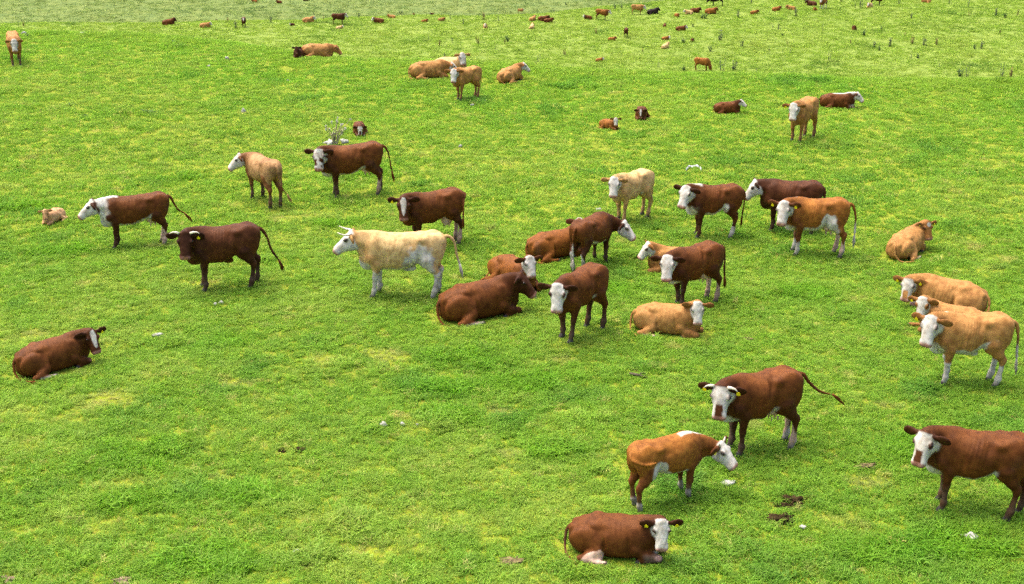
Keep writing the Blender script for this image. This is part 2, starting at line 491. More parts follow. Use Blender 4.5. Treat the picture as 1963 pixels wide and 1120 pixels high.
# ------------------------------------------------------------------ cattle: one continuous body surface grown from a distance field
class Body:
    """a set of blended anatomical volumes, polygonised into one surface"""
    def __init__(self):
        self.prims = []          # (group, blend, function, lo, hi)
        self.cuts = []           # shallow hollows: centre, radii, depth
    def cap(self, g, a, b, ra, rb, k=0.05):
        a = np.array(a, float); b = np.array(b, float)
        def f(P):
            ab = b - a
            t = np.clip(((P - a) @ ab) / max(ab @ ab, 1e-9), 0, 1)
            return np.linalg.norm(P - (a + t[:, None] * ab), axis=1) - (ra + (rb - ra) * t)
        r = max(ra, rb)
        self.prims.append((g, k, f, np.minimum(a, b) - r, np.maximum(a, b) + r))
    def chain(self, g, pts, rads, k=0.05):
        for i in range(len(pts) - 1):
            self.cap(g, pts[i], pts[i + 1], rads[i], rads[i + 1], k)
    def ell(self, g, c, rad, axes=None, k=0.06):
        c = np.array(c, float); rad = np.array(rad, float)
        A = np.eye(3) if axes is None else np.array(axes, float)   # rows = axes
        A = A / np.linalg.norm(A, axis=1)[:, None]
        def f(P):
            q = (P - c) @ A.T
            k0 = np.linalg.norm(q / rad, axis=1)
            k1 = np.linalg.norm(q / rad ** 2, axis=1)
            return k0 * (k0 - 1) / np.maximum(k1, 1e-6)
        e = np.sqrt(((A * rad[:, None]) ** 2).sum(0))
        self.prims.append((g, k, f, c - e, c + e))
    def loft(self, g, prof, o=(0, 0, 0), axes=None, ex=2.3, k=0.05):
        """sections along the local x axis: rows of (x, top, bottom, half width)"""
        o = np.array(o, float); A = np.eye(3) if axes is None else np.array(axes, float)
        T = np.array(prof, float)
        xs = np.linspace(T[0, 0], T[-1, 0], 60)
        def sm(col):
            y = np.interp(xs, T[:, 0], T[:, col])
            yp = np.concatenate([[y[0]] * 2, y, [y[-1]] * 2])
            s = (yp[:-4] + 2 * yp[1:-3] + 3 * yp[2:-2] + 2 * yp[3:-1] + yp[4:]) / 9
            s[0], s[-1] = y[0], y[-1]
            return s
        top, bot, wid = sm(1), sm(2), sm(3)
        def f(P):
            q = (P - o) @ A.T
            x = np.clip(q[:, 0], xs[0], xs[-1])
            dx = np.abs(q[:, 0] - x)
            t, b, w = np.interp(x, xs, top), np.interp(x, xs, bot), np.interp(x, xs, wid)
            rz = np.maximum((t - b) / 2, 1e-3); zc = (t + b) / 2
            n = (np.abs(q[:, 1] / w) ** ex + np.abs((q[:, 2] - zc) / rz) ** ex) ** (1 / ex)
            d = (n - 1) * np.minimum(w, rz)
            return np.where(dx > 0, np.sqrt(np.maximum(d, 0) ** 2 + dx ** 2) + np.minimum(d, 0) * 0, d)
        cor = np.array([(x, s * wid.max(), z) for x in (xs[0], xs[-1]) for s in (-1, 1) for z in (bot.min(), top.max())]) @ A + o
        self.prims.append((g, k, f, cor.min(0), cor.max(0)))
    def group_dist(self, P):
        D = {}
        for g, k, f, lo, hi in self.prims:
            d = f(P)
            D[g] = np.minimum(D[g], d) if g in D else d
        return D
    def polygonise(self, h):
        lo = np.min([p[3] for p in self.prims], 0) - 3 * h
        hi = np.max([p[4] for p in self.prims], 0) + 3 * h
        n = np.ceil((hi - lo) / h).astype(int) + 1
        ax = [lo[i] + h * np.arange(n[i]) for i in range(3)]
        F = np.full(n, 0.3)
        for g, k, f, a, b in self.prims:
            m = k + 2 * h
            i0 = np.maximum(((a - m - lo) / h).astype(int), 0)
            i1 = np.minimum(((b + m - lo) / h).astype(int) + 2, n)
            sl = tuple(slice(i0[i], i1[i]) for i in range(3))
            G = np.stack(np.meshgrid(ax[0][sl[0]], ax[1][sl[1]], ax[2][sl[2]], indexing='ij'), -1)
            d = f(G.reshape(-1, 3)).reshape(G.shape[:3])
            A = F[sl]
            hh = np.maximum(k - np.abs(A - d), 0) / k
            F[sl] = np.minimum(A, d) - hh * hh * k * 0.25
        G = np.stack(np.meshgrid(*ax, indexing='ij'), -1)
        near = np.abs(F) < 0.06
        g = G[near]
        F[near] += 0.010 * noise3(g[:, 0] * 4.3 + 7.7, g[:, 1] * 4.3 + 3.1, g[:, 2] * 4.3 + 5.3, 21) + 0.004 * noise3(g[:, 0] * 11 + 1.3, g[:, 1] * 11 + 9.1, g[:, 2] * 11 + 2.3, 22)
        for c, rad, dep in self.cuts:
            q = np.sqrt((((g - np.array(c)) / np.array(rad)) ** 2).sum(1))
            near_add = dep * np.exp(-2.2 * q * q)
            F[near] += near_add
        # ribs and the folds of the neck skin
        rb = sstep(-0.22, -0.10, g[:, 0]) * sstep(0.36, 0.26, g[:, 0]) * sstep(0.10, 0.22, np.abs(g[:, 1]))
        F[near] += 0.0035 * rb * np.sin((g[:, 0] + 0.25 * (g[:, 2] - 0.9)) * 2 * math.pi / 0.095)
        nk = sstep(0.70, 0.80, g[:, 0]) * sstep(0.10, 0.16, np.abs(g[:, 1]) + 0.05)
        F[near] += 0.0035 * nk * np.sin((g[:, 0] - 0.35 * g[:, 2]) * 2 * math.pi / 0.075)
        s = F < 0
        cnt = sum(s[a:n[0] - 1 + a, b:n[1] - 1 + b, c:n[2] - 1 + c].astype(np.int8) for a in (0, 1) for b in (0, 1) for c in (0, 1))
        idx = np.argwhere((cnt > 0) & (cnt < 8))
        cor = np.array([(a, b, c) for a in (0, 1) for b in (0, 1) for c in (0, 1)])
        val = np.stack([F[idx[:, 0] + c[0], idx[:, 1] + c[1], idx[:, 2] + c[2]] for c in cor], 1)
        acc = np.zeros((len(idx), 3)); w = np.zeros(len(idx))
        for i in range(8):
            for j in range(i + 1, 8):
                if np.abs(cor[i] - cor[j]).sum() != 1: continue
                m = (val[:, i] < 0) != (val[:, j] < 0)
                t = val[m, i] / (val[m, i] - val[m, j])
                acc[m] += cor[i] + t[:, None] * (cor[j] - cor[i]); w[m] += 1
        V = lo + h * (idx + acc / w[:, None])
        vid = -np.ones(n - 1, np.int64); vid[tuple(idx.T)] = np.arange(len(idx))
        Q = []
        for axis in range(3):
            a0 = [slice(1, -1)] * 3; a1 = [slice(1, -1)] * 3
            a0[axis] = slice(0, -1); a1[axis] = slice(1, None)
            e = np.argwhere(s[tuple(a0)] != s[tuple(a1)])
            off = np.ones(3, int); off[axis] = 0
            e = e + off
            u, v = [(1, 2), (2, 0), (0, 1)][axis]
            du = np.zeros(3, int); du[u] = 1
            dv = np.zeros(3, int); dv[v] = 1
            q = np.stack([vid[tuple((e - du - dv).T)], vid[tuple((e - dv).T)], vid[tuple(e.T)], vid[tuple((e - du).T)]], 1)
            flip = ~s[tuple(e.T)]
            q[flip] = q[flip][:, ::-1]
            Q.append(q)
        Q = np.concatenate(Q)
        Q = Q[(Q >= 0).all(1)]
        # one light relaxation pass evens the facets
        acc = np.zeros_like(V); w = np.zeros(len(V))
        for a in range(4):
            np.add.at(acc, Q[:, a], V[Q[:, (a + 1) % 4]]); np.add.at(w, Q[:, a], 1)
            np.add.at(acc, Q[:, a], V[Q[:, (a - 1) % 4]]); np.add.at(w, Q[:, a], 1)
        V = 0.55 * V + 0.45 * acc / np.maximum(w, 1)[:, None]
        return V, Q

def bez(a, b, c, n):
    t = np.linspace(0, 1, n)[:, None]
    return (1 - t) ** 2 * np.array(a, float) + 2 * t * (1 - t) * np.array(b, float) + t * t * np.array(c, float)

HEAD = [(-0.05, 0.01, -0.12, 0.075), (0.0, 0.06, -0.19, 0.118), (0.07, 0.068, -0.245, 0.132), (0.15, 0.058, -0.265, 0.134),
        (0.23, 0.040, -0.245, 0.120), (0.31, 0.024, -0.212, 0.100), (0.39, 0.008, -0.190, 0.092), (0.445, -0.004, -0.188, 0.102),
        (0.50, -0.026, -0.178, 0.098), (0.53, -0.062, -0.145, 0.066)]
STAND = [(-0.88, 1.27, 1.02, 0.10), (-0.82, 1.345, 0.88, 0.20), (-0.64, 1.375, 0.82, 0.26), (-0.42, 1.375, 0.765, 0.28),
         (-0.20, 1.36, 0.65, 0.315), (0.05, 1.352, 0.585, 0.345), (0.30, 1.355, 0.57, 0.335), (0.50, 1.37, 0.575, 0.285),
         (0.66, 1.345, 0.61, 0.235), (0.80, 1.23, 0.69, 0.16), (0.87, 1.08, 0.80, 0.08)]
LYING = [(-0.88, 0.46, 0.14, 0.12), (-0.80, 0.58, 0.04, 0.24), (-0.62, 0.67, 0.0, 0.31), (-0.42, 0.73, -0.02, 0.34),
         (-0.20, 0.745, -0.03, 0.38), (0.05, 0.75, -0.03, 0.40), (0.30, 0.765, -0.03, 0.37), (0.50, 0.80, -0.02, 0.31),
         (0.66, 0.79, 0.03, 0.25), (0.80, 0.68, 0.12, 0.17), (0.88, 0.52, 0.24, 0.09)]

SHORT = 0.15
HL = 0.92

def build_cattle(spec, h):
    """-> verts, quads, vertex colours and the points where eyes, ears, feet, tail end sit (all in body space, scale 1)"""
    B = Body()
    lying = spec['pose'] == 'lie'
    calf = spec.get('calf', 0.0)
    fat = spec.get('fat', 1.0) * (0.94 + 0.11 * random.Random(spec['seed'] + 1).random())
    rnd = random.Random(spec['seed'])
    info = {}
    prof = [(x, t, b, w * fat) for x, t, b, w in (LYING if lying else STAND)]
    if not lying and calf:                              # young animals: shallower body on longer legs
        prof = [(x, t, b + (0.12 * calf), w * (1 - 0.12 * calf)) for x, t, b, w in prof]
    B.loft('torso', prof, ex=2.25)
    hy = R(spec.get('hyaw', 0)); hp = R(spec.get('hpitch', 52)); el = R(spec.get('el', 22) + ((0 if spec.get('el', 22) < -2 else 19) if not lying else 20)); ny = R(spec.get('nyaw', math.degrees(hy) * 0.55))
    L = spec.get('nlen', 0.48)
    dz = -0.56 if lying else 0.0
    base = np.array((0.60, 0, 1.10 + dz))
    poll = base + L * np.array((math.cos(el) * math.cos(ny), math.cos(el) * math.sin(ny), math.sin(el)))
    X = np.array((math.cos(hp) * math.cos(hy), math.cos(hp) * math.sin(hy), -math.sin(hp)))
    Y = np.array((-math.sin(hy), math.cos(hy), 0.0))
    roll = R(spec.get('roll', 0))
    Z = np.cross(X, Y)
    Y, Z = Y * math.cos(roll) + Z * math.sin(roll), Z * math.cos(roll) - Y * math.sin(roll)
    hs = spec.get('hs', 1.13)
    A = np.stack([X, Y, Z])
    H = lambda x, y, z: poll + hs * (HL * x * X + 1.04 * y * Y + z * Z)
    info.update(poll=poll, A=A, hs=hs)
    # neck: crest, middle and throat
    for (a, c, ra, rb, lift) in (((0.46, 0, 1.20 + dz), H(-0.03, 0, -0.05), 0.135, 0.075, 0.03), (base, H(0.0, 0, -0.10), 0.20, 0.095, 0.0), ((0.66, 0, 0.93 + dz), H(0.03, 0, -0.165), 0.165, 0.075, -0.02)):
        a = np.array(a, float)
        m = a + 0.5 * np.linalg.norm(c - a) * np.array((1, 0.3 * math.sin(ny), 0.5 * math.sin(el))) * 0.9 + np.array((0, 0, lift))
        pts = bez(a, m, c, 6)
        B.chain('neck', pts, np.linspace(ra, rb, 6) * (1 - 0.12 * calf), 0.07)
    B.ell('dewlap', (0.74, 0.0, (0.74 if not lying else 0.28)), (0.15, 0.085, 0.19), [(1, 0, 0.25), (0, 1, 0), (-0.25, 0, 1)], k=0.14)
    # head
    B.loft('head', [(HL * x * hs, t * hs, b * hs, 1.04 * w * hs) for x, t, b, w in HEAD], poll, A, ex=2.5, k=0.05)
    B.ell('head', H(0.0, 0, 0.045), np.array((0.05, 0.07, 0.035)) * hs, A, k=0.04)
    for s in (-1, 1):
        B.ell('head', H(0.165, s * 0.118, 0.012), np.array((0.05, 0.028, 0.032)) * hs, A, k=0.03)
        B.ell('head', H(0.12, s * 0.088, -0.15), np.array((0.12, 0.05, 0.095)) * hs, A, k=0.05)
        B.ell('head', H(0.49, s * 0.055, -0.065), np.array((0.038, 0.034, 0.038)) * hs, A, k=0.03)
        # ears: flat leaf, opening forward
        droop = spec.get('droop', -0.12) + rnd.uniform(-0.08, 0.08)
        fwd = 0.75 * X * math.cos(hp) + Z * math.sin(hp)
        fwd = fwd / np.linalg.norm(fwd)
        ed = s * Y * 0.95 - 0.18 * fwd + np.array((0, 0, droop)); ed /= np.linalg.norm(ed)
        th = fwd * 0.85 + np.array((0, 0, -0.35)) ; th -= ed * (th @ ed); th /= np.linalg.norm(th)
        wd = np.cross(th, ed)
        eb = H(0.03, s * 0.112, -0.005)
        es = spec.get('ears', 1.12) * hs * (1 + 0.1 * calf)
        B.cap('ear', eb, eb + ed * 0.07 * es, 0.034 * es, 0.036 * es, 0.03)
        B.ell('ear', eb + ed * 0.125 * es, (0.105 * es, 0.074 * es, 0.026 * es), [ed, wd, th], k=0.02)
        info.setdefault('ears', []).append((eb + ed * 0.115 * es + th * 0.022 * es - wd * 0.0 + np.array((0, 0, -0.015)), ed, wd, th))
        info.setdefault('eyes', []).append(H(0.168, s * 0.130, 0.0))
        info.setdefault('hornb', []).append((H(0.015, s * 0.095, 0.04), X, s * Y, Z))
    for q in (1, -1):
        zl = 0.0 if not lying else -0.60
        B.cuts += [((-0.17, q * 0.30, 1.20 + zl), (0.13, 0.14, 0.13), 0.035), ((0.33, q * 0.33, 0.92 + zl), (0.055, 0.16, 0.30), 0.030), ((0.78, q * 0.17, 1.00 + zl), (0.06, 0.12, 0.22), 0.022)]
        if not lying:
            B.cuts += [((-0.33, q * 0.27, 0.86), (0.06, 0.16, 0.20), 0.032), ((-0.80, q * 0.10, 0.95), (0.10, 0.05, 0.2), 0.02)]
        else:
            B.cuts += [((-0.16, q * 0.38, 0.30), (0.05, 0.14, 0.26), 0.045), ((0.66, q * 0.26, 0.30), (0.06, 0.12, 0.16), 0.03)]
        B.ell('torso', (-0.38, q * 0.225 * fat, 1.275 + (dz if not lying else -0.635)), (0.085, 0.06, 0.05), k=0.10)
        B.ell('torso', (-0.80, q * 0.12, 1.20 + (0 if not lying else -0.70)), (0.06, 0.05, 0.06), k=0.08)
    feet = []
    if not lying:
        lo = 0.10 * calf
        st = spec.get('stance', (0, 0, 0, 0))            # fore-aft shift of each foot: FL FR HL HR
        for i, s in enumerate((1, -1)):
            dx = st[i]
            B.ell('shoulder', (0.58, s * 0.17, 0.98), (0.15, 0.10, 0.30), [(1, 0, 0.25), (0, 1, 0), (-0.25, 0, 1)], k=0.10)
            B.chain('leg', [(0.62, s * 0.18, 0.86 + lo * 0.5), (0.52, s * 0.185, 0.74 + lo * 0.4), (0.535 + dx * 0.45, s * 0.175, 0.43), (0.53 + dx * 0.95, s * 0.17, 0.14), (0.555 + dx, s * 0.17, 0.045)],
                    [0.125, 0.10, 0.058, 0.045, 0.05], 0.05)
            B.ell('leg', (0.54 + dx * 0.45, s * 0.175, 0.43), (0.058, 0.056, 0.075), k=0.03)
            B.ell('leg', (0.525 + dx * 0.95, s * 0.17, 0.145), (0.053, 0.052, 0.055), k=0.03)
            feet.append((0.565 + dx, s * 0.17))
        for i, s in enumerate((1, -1)):
            dx = st[2 + i]
            B.ell('thigh', (-0.60, s * 0.155, 1.02), (0.25, 0.115, 0.36), [(1, 0, 0.12), (0, 1, 0), (-0.12, 0, 1)], k=0.10)
            B.ell('thigh', (-0.50 + dx * 0.2, s * 0.17, 0.84), (0.16, 0.10, 0.20), k=0.08)
            B.chain('leg', [(-0.54 + dx * 0.2, s * 0.17, 0.84), (-0.64 + dx * 0.5, s * 0.17, 0.66), (-0.745 + dx * 0.7, s * 0.17, 0.51), (-0.71 + dx * 0.95, s * 0.165, 0.15), (-0.68 + dx, s * 0.165, 0.045)],
                    [0.15, 0.095, 0.057, 0.046, 0.05], 0.05)
            B.ell('leg', (-0.755 + dx * 0.7, s * 0.17, 0.53), (0.055, 0.046, 0.085), [(1, 0, 0.3), (0, 1, 0), (-0.3, 0, 1)], k=0.03)
            B.ell('leg', (-0.705 + dx * 0.95, s * 0.165, 0.15), (0.053, 0.052, 0.055), k=0.03)
            feet.append((-0.675 + dx, s * 0.165))
        if spec.get('udder'):
            u = spec['udder']
            B.ell('udder', (-0.42, 0, 0.70 - 0.05 * u), (0.17, 0.135, 0.13 * u), k=0.05)
            for s in (-1, 1):
                for x in (-0.48, -0.36):
                    B.cap('udder', (x, s * 0.065, 0.62 - 0.10 * u), (x, s * 0.07, 0.57 - 0.13 * u), 0.024, 0.018, 0.03)
        if spec.get('sheath'):
            B.ell('torso', (-0.14, 0, 0.59), (0.14, 0.05, 0.07), k=0.08)
        info['feet'] = [(x, y, 0.0, 0) for x, y in feet]
        tail = spec.get('tail') or [(-0.80, 0, 1.27), (-0.90, 0.0, 1.22), (-0.935, 0.01, 1.05), (-0.925, 0.02, 0.80), (-0.915, 0.02, 0.56)]
    else:
        out = spec.get('out', 1)                         # side on which the hind legs lie
        # hips and the uppermost thigh
        B.ell('thigh', (-0.50, out * 0.27, 0.33), (0.34, 0.15, 0.28), [(1, 0, -0.12), (0, 1, 0.15), (0.12, -0.15, 1)], k=0.05)
        B.ell('thigh', (-0.30, out * 0.345, 0.28), (0.17, 0.10, 0.20), k=0.05)
        B.chain('leg', [(-0.26, out * 0.38, 0.22), (-0.46, out * 0.46, 0.11), (-0.60, out * 0.50, 0.075)], [0.12, 0.085, 0.065], 0.05)
        B.chain('leg', [(-0.60, out * 0.50, 0.075), (-0.24, out * 0.53, 0.055), (-0.12, out * 0.52, 0.05)], [0.062, 0.044, 0.05], 0.04)
        B.ell('thigh', (-0.52, -out * 0.24, 0.30), (0.32, 0.13, 0.26), k=0.08)
        B.chain('leg', [(-0.30, -out * 0.30, 0.16), (-0.05, -out * 0.36, 0.07), (0.06, -out * 0.38, 0.05)], [0.12, 0.06, 0.05], 0.05)
        info['feet'] = [(-0.09, out * 0.52, 0.012, 0)]
        for s in (1, -1):
            B.ell('shoulder', (0.50, s * 0.22, 0.42), (0.17, 0.11, 0.28), [(1, 0, 0.2), (0, 1, 0), (-0.2, 0, 1)], k=0.09)
            kx = 0.86 + rnd.uniform(-0.05, 0.05)
            B.chain('leg', [(0.46, s * 0.25, 0.26), (0.62, s * 0.25, 0.15), (kx, s * 0.20, 0.09)], [0.13, 0.095, 0.068], 0.05)
            if spec.get('reach') == s:
                B.chain('leg', [(kx, s * 0.20, 0.08), (kx + 0.26, s * 0.20, 0.055), (kx + 0.34, s * 0.20, 0.05)], [0.06, 0.046, 0.05], 0.03)
                info['feet'].append((kx + 0.37, s * 0.20, 0.012, 0))
            else:
                B.chain('leg', [(kx, s * 0.21, 0.075), (0.62, s * 0.29, 0.052), (0.54, s * 0.30, 0.05)], [0.06, 0.045, 0.05], 0.03)
                info['feet'].append((0.52, s * 0.30, 0.012, math.pi))
        if spec.get('udder'):
            B.ell('udder', (-0.28, out * 0.40, 0.12), (0.13, 0.11, 0.13), k=0.04)
            B.cap('udder', (-0.22, out * 0.46, 0.20), (-0.20, out * 0.50, 0.26), 0.03, 0.018, 0.02)
        tail = spec.get('tail') or [(-0.84, 0, 0.50), (-0.93, out * 0.04, 0.40), (-0.95, out * 0.12, 0.18), (-0.90, out * 0.28, 0.05), (-0.78, out * 0.46, 0.04)]
    tl = np.array(tail, float)
    # smooth the tail
    tt = np.linspace(0, len(tl) - 1, 12)
    k0 = np.clip(np.floor(tt).astype(int), 0, len(tl) - 2); f = (tt - k0)[:, None]
    def P(i): return tl[np.clip(i, 0, len(tl) - 1)]
    p0, p1, p2, p3 = P(k0 - 1), P(k0), P(k0 + 1), P(k0 + 2)
    ts = 0.5 * ((2 * p1) + (-p0 + p2) * f + (2 * p0 - 5 * p1 + 4 * p2 - p3) * f ** 2 + (-p0 + 3 * p1 - 3 * p2 + p3) * f ** 3)
    B.chain('tail', ts, np.linspace(0.038, 0.020, 12), 0.02)
    info['tail'] = (ts[-1], ts[-1] - ts[-3])
    V, Q = B.polygonise(h)
    D = B.group_dist(V)
    info['V0'] = V.copy()
    # a compact barrel: draw the hindquarters forward
    def short(p):
        p = np.array(p, float); p[..., 0] = p[..., 0] + spec.get('short', SHORT) * sstep(0.42, -0.45, p[..., 0]); return p
    V = short(V)
    info['feet'] = [(float(short((x, y, z))[0]), y, z, a) for x, y, z, a in info['feet']]
    info['tail'] = (short(info['tail'][0]), info['tail'][1])
    info['D'] = D
    return V, Q, info

WHITE = np.array((0.56, 0.53, 0.455))
COATS = {'fawn': ((0.34, 0.195, 0.082), (0.15, 0.062, 0.019)), 'chestnut': ((0.185, 0.064, 0.0115), (0.080, 0.026, 0.0065)), 'red': ((0.118, 0.0385, 0.0078), (0.050, 0.0158, 0.0045)), 'dark': ((0.080, 0.0262, 0.0078), (0.038, 0.0125, 0.005)),
         'orange': ((0.262, 0.100, 0.017), (0.115, 0.038, 0.010)), 'tan': ((0.365, 0.182, 0.055), (0.260, 0.113, 0.030)),
         'cream': ((0.53, 0.36, 0.155), (0.41, 0.225, 0.075)), 'black': ((0.022, 0.013, 0.011), (0.014, 0.009, 0.008)),
         'pink': ((0.54, 0.31, 0.155), (0.44, 0.23, 0.10))}

def coat_colours(spec, V, info):
    V = info['V0']; D = info['D']; sd = spec['seed']; lying = spec['pose'] == 'lie'
    N = len(V)
    base, dark = (np.array(c) for c in COATS[spec['coat']])
    W = V @ np.array([(0.80, 0.36, -0.48), (-0.28, 0.93, 0.24), (0.53, -0.06, 0.85)]) + 13.7
    n1 = 0.65 * noise3(W[:, 0] * 2.6, W[:, 1] * 2.6, W[:, 2] * 2.6, sd) + 0.5 * noise3(W[:, 0] * 5.7, W[:, 1] * 5.7, W[:, 2] * 5.7, sd + 2)
    n2 = noise3(W[:, 0] * 12, W[:, 1] * 12, W[:, 2] * 12, sd + 5)
    nb = 0.55 * n1 + 0.45 * n2
    col = np.tile(base, (N, 1))
    big = 99.0
    g = {k: D.get(k, np.full(N, big)) for k in ('torso', 'neck', 'dewlap', 'head', 'ear', 'leg', 'thigh', 'shoulder', 'tail', 'udder')}
    body = np.minimum.reduce([g['torso'], g['thigh'], g['shoulder'], g['neck'], g['dewlap']])
    headw = sstep(0.03, -0.03, g['head'] - np.minimum(g['neck'], body))
    legw = sstep(0.02, -0.02, g['leg'] - np.minimum(body, g['head']))
    earw = sstep(0.004, -0.006, g['ear'] - np.minimum(g['head'], body))
    tailw = sstep(0.01, -0.01, g['tail'] - body)
    neckw = sstep(0.25, 0.75, V[:, 0])
    def blend(m, c):
        nonlocal col
        m = np.clip(m, 0, 1)[:, None]
        col = col * (1 - m) + np.array(c) * m
    # darker neck, head and legs, patchy sides
    blend(0.55 * spec.get('points', 1.0) * neckw, dark)
    blend(0.8 * spec.get('points', 1.0) * legw * (0 if lying else 1), dark)
    blend(0.55 * headw * spec.get('points', 1.0), dark)
    blend(0.45 * sstep(0.0, 0.8, n1), dark)
    blend(0.5 * sstep(0.1, 0.8, -n1), base * 1.5)
    x, y, z = V.T
    zz = z + (0.56 if lying else 0.0)
    # white markings
    w = np.zeros(N)
    if spec.get('belly'):
        q = spec['belly']
        lim = np.interp(x, [-0.6, -0.42, -0.2, 0.1, 0.45, 0.6], [0.93, 0.88, 0.77, 0.67, 0.67, 0.62]) + 0.09 * (q - 1) + 0.05 * nb
        w = np.maximum(w, sstep(0.03, -0.03, zz - lim) * (1 - legw) * sstep(-0.62, -0.52, x) * sstep(0.55, 0.45, x) * sstep(0.06, 0.0, g['torso'] - 0.02))
    if spec.get('flank'):
        q = spec['flank']
        d = np.sqrt(((x + 0.36) / (0.20 * q)) ** 2 + ((zz - 0.83) / (0.24 * q)) ** 2) + 0.5 * nb
        w = np.maximum(w, sstep(1.15, 0.85, d))
    if spec.get('brisket'):
        q = spec['brisket']
        lim = 0.72 + 0.13 * (q - 1) + 0.25 * np.clip(x - 0.85, 0, 1) + 0.05 * nb
        w = np.maximum(w, sstep(0.04, -0.03, zz - lim) * sstep(0.58, 0.68, x + 0.03 * nb) * (1 - headw) * (1 - 0.85 * legw))
    if spec.get('crest'):
        q = spec['crest']
        topz = np.interp(x, [-0.5, 0.5, 0.66, 1.2], [1.37, 1.35, 1.31, 1.28])
        m = sstep(0.10 * q, 0.05 * q, np.abs(y) + 0.05 * nb) * sstep(0.14, 0.06, topz - zz + 0.04 * nb) * sstep(spec.get('crest0', 0.38), spec.get('crest0', 0.38) + 0.08, x)
        m = m * (1 - headw)
        w = np.maximum(w, m)
    if spec.get('whiteneck'):
        m = sstep(0.62, 0.74, x + 0.10 * nb + 0.25 * np.clip(0.95 - zz, 0, 1)) * (1 - legw)
        w = np.maximum(w, m)
    if spec.get('backstripe'):
        w = np.maximum(w, sstep(0.12, 0.07, np.abs(y) + 0.06 * nb) * sstep(1.22, 1.27, zz + 0.03 * nb) * sstep(-0.35, -0.2, x))
    if spec.get('dapple'):
        w = np.maximum(w, 0.75 * sstep(0.35, 0.75, n1 + 0.6 * n2) * (1 - headw))
    if spec.get('socks'):
        q = spec['socks']
        lim = (0.16 if lying else 0.36 * q) + 0.07 * nb
        m = sstep(0.03, -0.03, z - lim) * legw
        if lying: m = legw * sstep(0.12, 0.05, z) * sstep(0.02, -0.02, np.abs(x + 0.15) - 0.35)
        if spec.get('socks_hind'): m = m * (x < 0)
        w = np.maximum(w, m)
    if spec.get('hindwhite'):
        m = sstep(0.75, 0.6, z + 0.08 * nb) * (x < 0) * legw * sstep(-0.70, -0.64, x + 0.05 * nb)
        w = np.maximum(w, m)
    # the face, in head coordinates
    A, poll, hs = info['A'], info['poll'], info['hs']
    hx, hy, hz = (((V - poll) @ A.T) / hs).T
    hx = hx / HL; hy = hy / 1.04
    face = spec.get('face', 'white')
    fw = np.zeros(N)
    nf = noise3(hx * 14, hy * 14, hz * 14, sd + 9)
    if face == 'white':
        fw = sstep(0.0, 0.05, hx + 0.02 * nf + 0.28 * np.minimum(hz + 0.12, 0)) * headw
        fw = np.maximum(fw, headw * sstep(-0.02, 0.03, hz) * sstep(-0.06, -0.02, hx))
    elif face == 'blaze':
        wd = np.interp(hx, [0.0, 0.1, 0.25, 0.36, 0.42], [0.03, 0.06, 0.045, 0.03, 0.0]) * spec.get('blaze', 1.0) + 0.012 * nf
        fw = sstep(0.015, -0.005, np.abs(hy - spec.get('bshift', 0.0)) - wd) * sstep(-0.06, -0.02, hz) * headw * (hx > 0.0) * (hx < 0.42)
    elif face == 'star':
        fw = headw * sstep(0.075, 0.055, np.hypot(hx - 0.09, hy * 1.1) + 0.012 * nf) * (hz > -0.05)
    elif face == 'mottled':
        fw = headw * sstep(-0.25, 0.15, nf + 0.6 * noise3(hx * 25, hy * 25, hz * 25, sd + 3)) * sstep(-0.03, 0.03, hx)
        fw = np.maximum(fw, headw * sstep(0.05, 0.0, np.abs(hx - 0.05) - 0.03) * (hz > 0))
    elif face == 'broken':                                # white brow and cheeks, brown nose bridge
        fw = headw * sstep(0.0, 0.04, hx) * (1 - sstep(0.06, 0.045, np.abs(hy) + 0.01 * nf) * sstep(0.27, 0.31, hx) * sstep(-0.10, -0.06, hz))
    if spec.get('eyepatch'):
        q = spec['eyepatch']
        for s in ((1, -1) if q > 0 else (1,)):
            d = np.sqrt(((hx - 0.18) / 0.07) ** 2 + ((hy - s * 0.12) / 0.05) ** 2 + ((hz + 0.01) / 0.06) ** 2)
            fw = fw * sstep(abs(q) * 0.8, abs(q) * 1.1, d)
    w = np.maximum(w * (1 - headw * (1 - 0)), fw)
    if spec.get('whitetail'):
        tz = sstep(0.9, 0.7, zz) if not lying else 0
        w = np.maximum(w, tailw * tz)
    w = w * (1 - earw)
    col = col * (1 - w[:, None]) + (WHITE * (0.92 + 0.12 * n2[:, None])) * w[:, None]
    # ears: coat colour outside, darker inside
    blend(earw * 0.9, dark * (0.8 if spec['coat'] in ('red', 'dark', 'orange') else 0.85))
    # muzzle and nostrils
    mz = headw * sstep(0.455, 0.495, hx - 0.25 * np.clip(hz + 0.06, 0, 1) * 0 + 0.008 * nf)
    blend(0.9 * mz, (0.40, 0.19, 0.14) if spec.get('pinknose', True) else (0.16, 0.07, 0.05))
    for s in (-1, 1):
        blend(sstep(0.028, 0.014, np.sqrt((hx - 0.518) ** 2 + (hy - s * 0.056) ** 2 + (hz + 0.07) ** 2)), (0.05, 0.02, 0.016))
        d = np.sqrt(((hx - 0.168) / 1.3) ** 2 + (hy - s * 0.132) ** 2 + (hz + 0.0) ** 2)
        blend(0.85 * sstep(0.058, 0.028, d), (0.05, 0.022, 0.014))
    blend(0.6 * headw * sstep(0.014, 0.005, np.abs(hz + 0.15)) * sstep(0.38, 0.42, hx), (0.10, 0.04, 0.03))
    if 'udder' in D:
        blend(sstep(0.01, -0.01, g['udder'] - body), (0.62, 0.42, 0.31))
    # dried mud on the shanks and rump
    if not lying:
        mud = spec.get('mud', 0.7) * legw * sstep(0.50, 0.20, z + 0.15 * n1) * (0.55 + 0.45 * sstep(-0.3, 0.5, n2))
        blend(mud, (0.10, 0.075, 0.05))
        blend(0.5 * legw * sstep(0.12, 0.05, z), (0.05, 0.04, 0.03))
